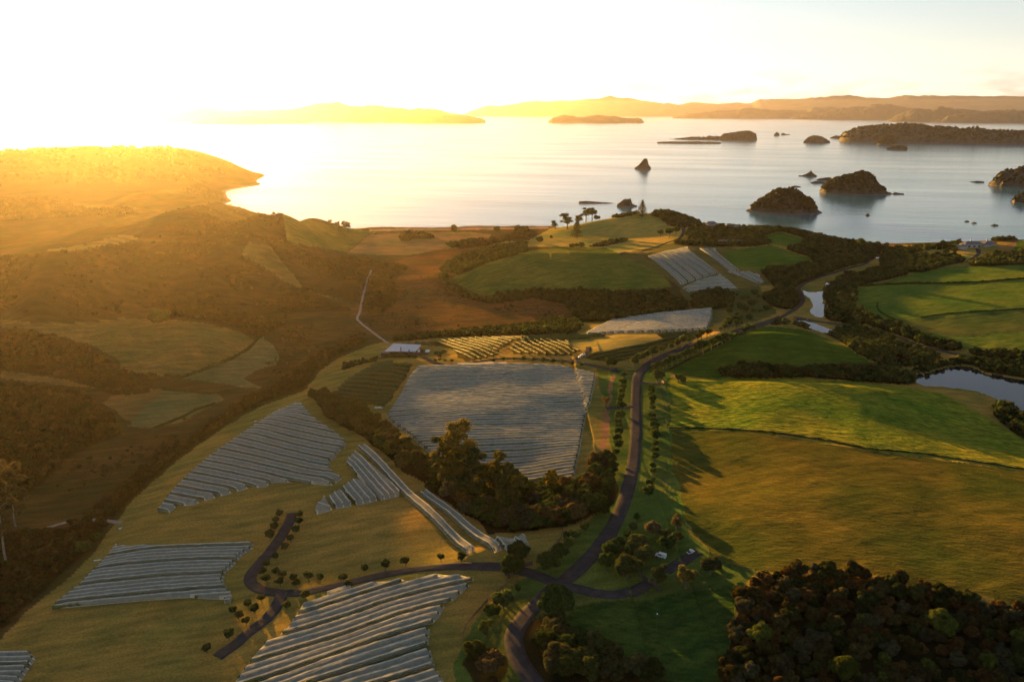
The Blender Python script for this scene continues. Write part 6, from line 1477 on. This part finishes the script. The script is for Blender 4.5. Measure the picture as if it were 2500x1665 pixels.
# white vehicle in the grove
vh = place(1613, 1360, "parked_van", "white van parked under the grove trees east of the road", "van", 1.0)
def shell(name, prof, x0, x1, mat, parent):
    V = []; F_ = []; k = len(prof)
    for x in (x0, x1): V += [(x, y, z) for y, z in prof]
    F_ = [tuple(range(k))[::-1], tuple(range(k, 2 * k))] + [(i, (i + 1) % k, (i + 1) % k + k, i + k) for i in range(k)]
    m = bpy.data.meshes.new(name); m.from_pydata(V, [], F_); m.update(); return link(name, m, mat, parent)
shell("body", [(-2.4, .45), (-2.4, 2.0), (-2.2, 2.2), (1.0, 2.2), (1.7, 1.35), (2.4, 1.15), (2.5, .45)], -.95, .95, M_WHITE, vh)
shell("windscreen", [(1.06, 2.12), (1.66, 1.42), (1.70, 1.44), (1.10, 2.16)], -.8, .8, M_GLASS, vh)
boxes("window", [(-.96, -.953, -.6, .9, 1.4, 1.95)], M_GLASS, vh); boxes("window", [(.953, .96, -.6, .9, 1.4, 1.95)], M_GLASS, vh)
def wheel(parent, x, y):
    V, F_ = [], []
    for xx in (x - .11, x + .11):
        for k in range(14): V.append((xx, y + .36 * math.cos(6.283 * k / 14), .36 + .36 * math.sin(6.283 * k / 14)))
    F_ = [tuple(range(14)), tuple(range(14, 28))[::-1]] + [(k, (k + 1) % 14, (k + 1) % 14 + 14, k + 14) for k in range(14)]
    m = bpy.data.meshes.new("wheel"); m.from_pydata(V, [], F_); m.update(); link("wheel", m, simple_tyre, parent)
simple_tyre = simple("tyre", (0.02, 0.02, 0.02), None, .9)
for x_, y_ in ((-.9, -1.5), (.9, -1.5), (-.9, 1.5), (.9, 1.5)): wheel(vh, x_, y_)
ut = place(1686, 1350, "parked_utility", "small vehicle with white front at the end of the dark track", "utility vehicle", -1.0)
shell("body", [(-1.8, .4), (-1.8, .95), (-.2, .95), (-.1, 1.7), (.7, 1.7), (1.0, 1.05), (1.8, .95), (1.8, .4)], -.8, .8, M_WHITE, ut)
boxes("tray", [(-.7, .7, -1.7, -.3, .96, 1.1)], M_DKWALL, ut)
for x_, y_ in ((-.75, -1.1), (.75, -1.1), (-.75, 1.1), (.75, 1.1)): wheel(ut, x_, y_)
def wall_thing(u0, v0, u1, v1, label, h=1.3, t=.5, name="stone_wall"):
    g = G([(u0, v0), (u1, v1)]); d = g[1] - g[0]; L_ = math.hypot(d[0], d[1])
    o = tag(bpy.data.objects.new(name, None), label, "wall"); col.objects.link(o); o.location = g[0]; o.rotation_euler = (0, 0, math.atan2(d[1], d[0]))
    n = max(3, int(L_ / 1.2)); xs = np.linspace(0, L_, n); V = []
    for x in xs:
        zz = float(H(g[0][0] + d[0] * x / L_, g[0][1] + d[1] * x / L_)) - g[0][2]
        j = rnd.uniform(-.08, .08)
        V += [(x, -t / 2, zz - .3), (x, -t / 2, zz + h + j), (x, t / 2, zz + h + j), (x, t / 2, zz - .3)]
    F_ = list(gridf(n, 4)); F_ = [tuple(f) for f in F_] + [(0, 1, 2, 3), (4 * n - 1, 4 * n - 2, 4 * n - 3, 4 * n - 4)]
    m = bpy.data.meshes.new("masonry"); m.from_pydata(V, [], F_); m.update(); link("masonry", m, M_STONE, o)
    boxes("pier", [(-.5, .4, -.5, .5, -.3, h + .6)], M_STONE, o)
    return o
wall_thing(1592, 1424, 1611, 1444, "low stone wall right of the lane's entrance")
wall_thing(1562, 1405, 1580, 1418, "low stone wall left of the lane's entrance")
wall_thing(1272, 1384, 1300, 1378, "low stone wall right of the branch road mouth", 1.2)
wall_thing(1237, 1404, 1243, 1412, "short stone gate pier left of the branch road mouth", 1.5)
wall_thing(1490, 906, 1505, 903, "dark gateway wall at the mouth of the house drive", 1.8)
wall_thing(1615, 930, 1622, 938, "dark gate wall at the end of the gate spur", 1.8)
# weather mast standing in the bottom field
mast = place(1601, 1561, "weather_mast", "thin grey mast with white top standing in the dark green field", "mast")
V, F_ = [], []; 
boxes("pole", [(-.05, .05, -.05, .05, 0, 9.0)], M_POST, mast); boxes("instrument", [(-.18, .18, -.18, .18, 9.0, 9.35)], M_WHITE, mast)
boxes("cross_arm", [(-.5, .5, -.03, .03, 8.4, 8.46)], M_POST, mast)
# Norfolk pines on the headland
def norfolk(u, v, vt, label):
    g = G([(u, v)])[0]; depth = g[1] * cp + (CAM_Z - g[2]) * sp; ht = (v - vt) * depth / F_PX
    o = tag(bpy.data.objects.new("norfolk_pine", None), label, "tree"); col.objects.link(o); o.location = g
    t = link("trunk", TR_SMALL, None, o); t.scale = (ht * .25, ht * .25, ht * .95)
    VV, FF = [], []; off = 0; r = np.random.RandomState(int(u))
    for k in range(15):
        f = k / 14; z = ht * (.10 + .86 * f); R_ = ht * .40 * (1 - f) ** .75 + .4
        for b_ in range(9):
            a = b_ * 6.283 / 9 + k * .4; L_ = R_ * r.uniform(.75, 1.1)
            for q_ in range(7):
                s0 = L_ * (q_ + .3) / 7; c = np.array([math.cos(a) * s0, math.sin(a) * s0, z + s0 * .12 + r.uniform(-.2, .2)])
                tn = r.normal(size=3); tn[2] *= .4; tn /= np.linalg.norm(tn); bn = np.cross(tn, r.normal(size=3)); bn /= np.linalg.norm(bn)
                s = ht * .028 * r.uniform(.7, 1.3)
                VV += [c - tn * s - bn * s * .6, c + tn * s - bn * s * .6, c + tn * s + bn * s * .6, c - tn * s + bn * s * .6]; FF.append((off, off + 1, off + 2, off + 3)); off += 4
    c_ = link("crown", qmesh("crown", VV, FF), M_LEAFO, o); c_.color = (0.028, 0.036, 0.016, 1)
norfolk(1567, 532, 488, "tall tiered pine on the headland crest against the sea")
norfolk(1408, 583, 536, "tiered pine at the foot of the shaded headland slope")

# ------------------------------------------------------------------ air
def haze():
    m, nt, out = mat_new("haze")
    v = N(nt, 'ShaderNodeVolumePrincipled')
    v.inputs['Color'].default_value = HAZE_COL; v.inputs['Density'].default_value = HAZE_DENSITY; v.inputs['Anisotropy'].default_value = HAZE_G
    nt.links.new(v.outputs['Volume'], out.inputs['Volume'])
    r = SEA_R * 1.05; V, F_ = [], []
    box(V, F_, -r, r, -r, r, -14.0, 520.0)
    tag(link("haze", qmesh("haze", V, F_), m), "pale sunlit haze over the bay and farmland", kind='stuff')
haze()
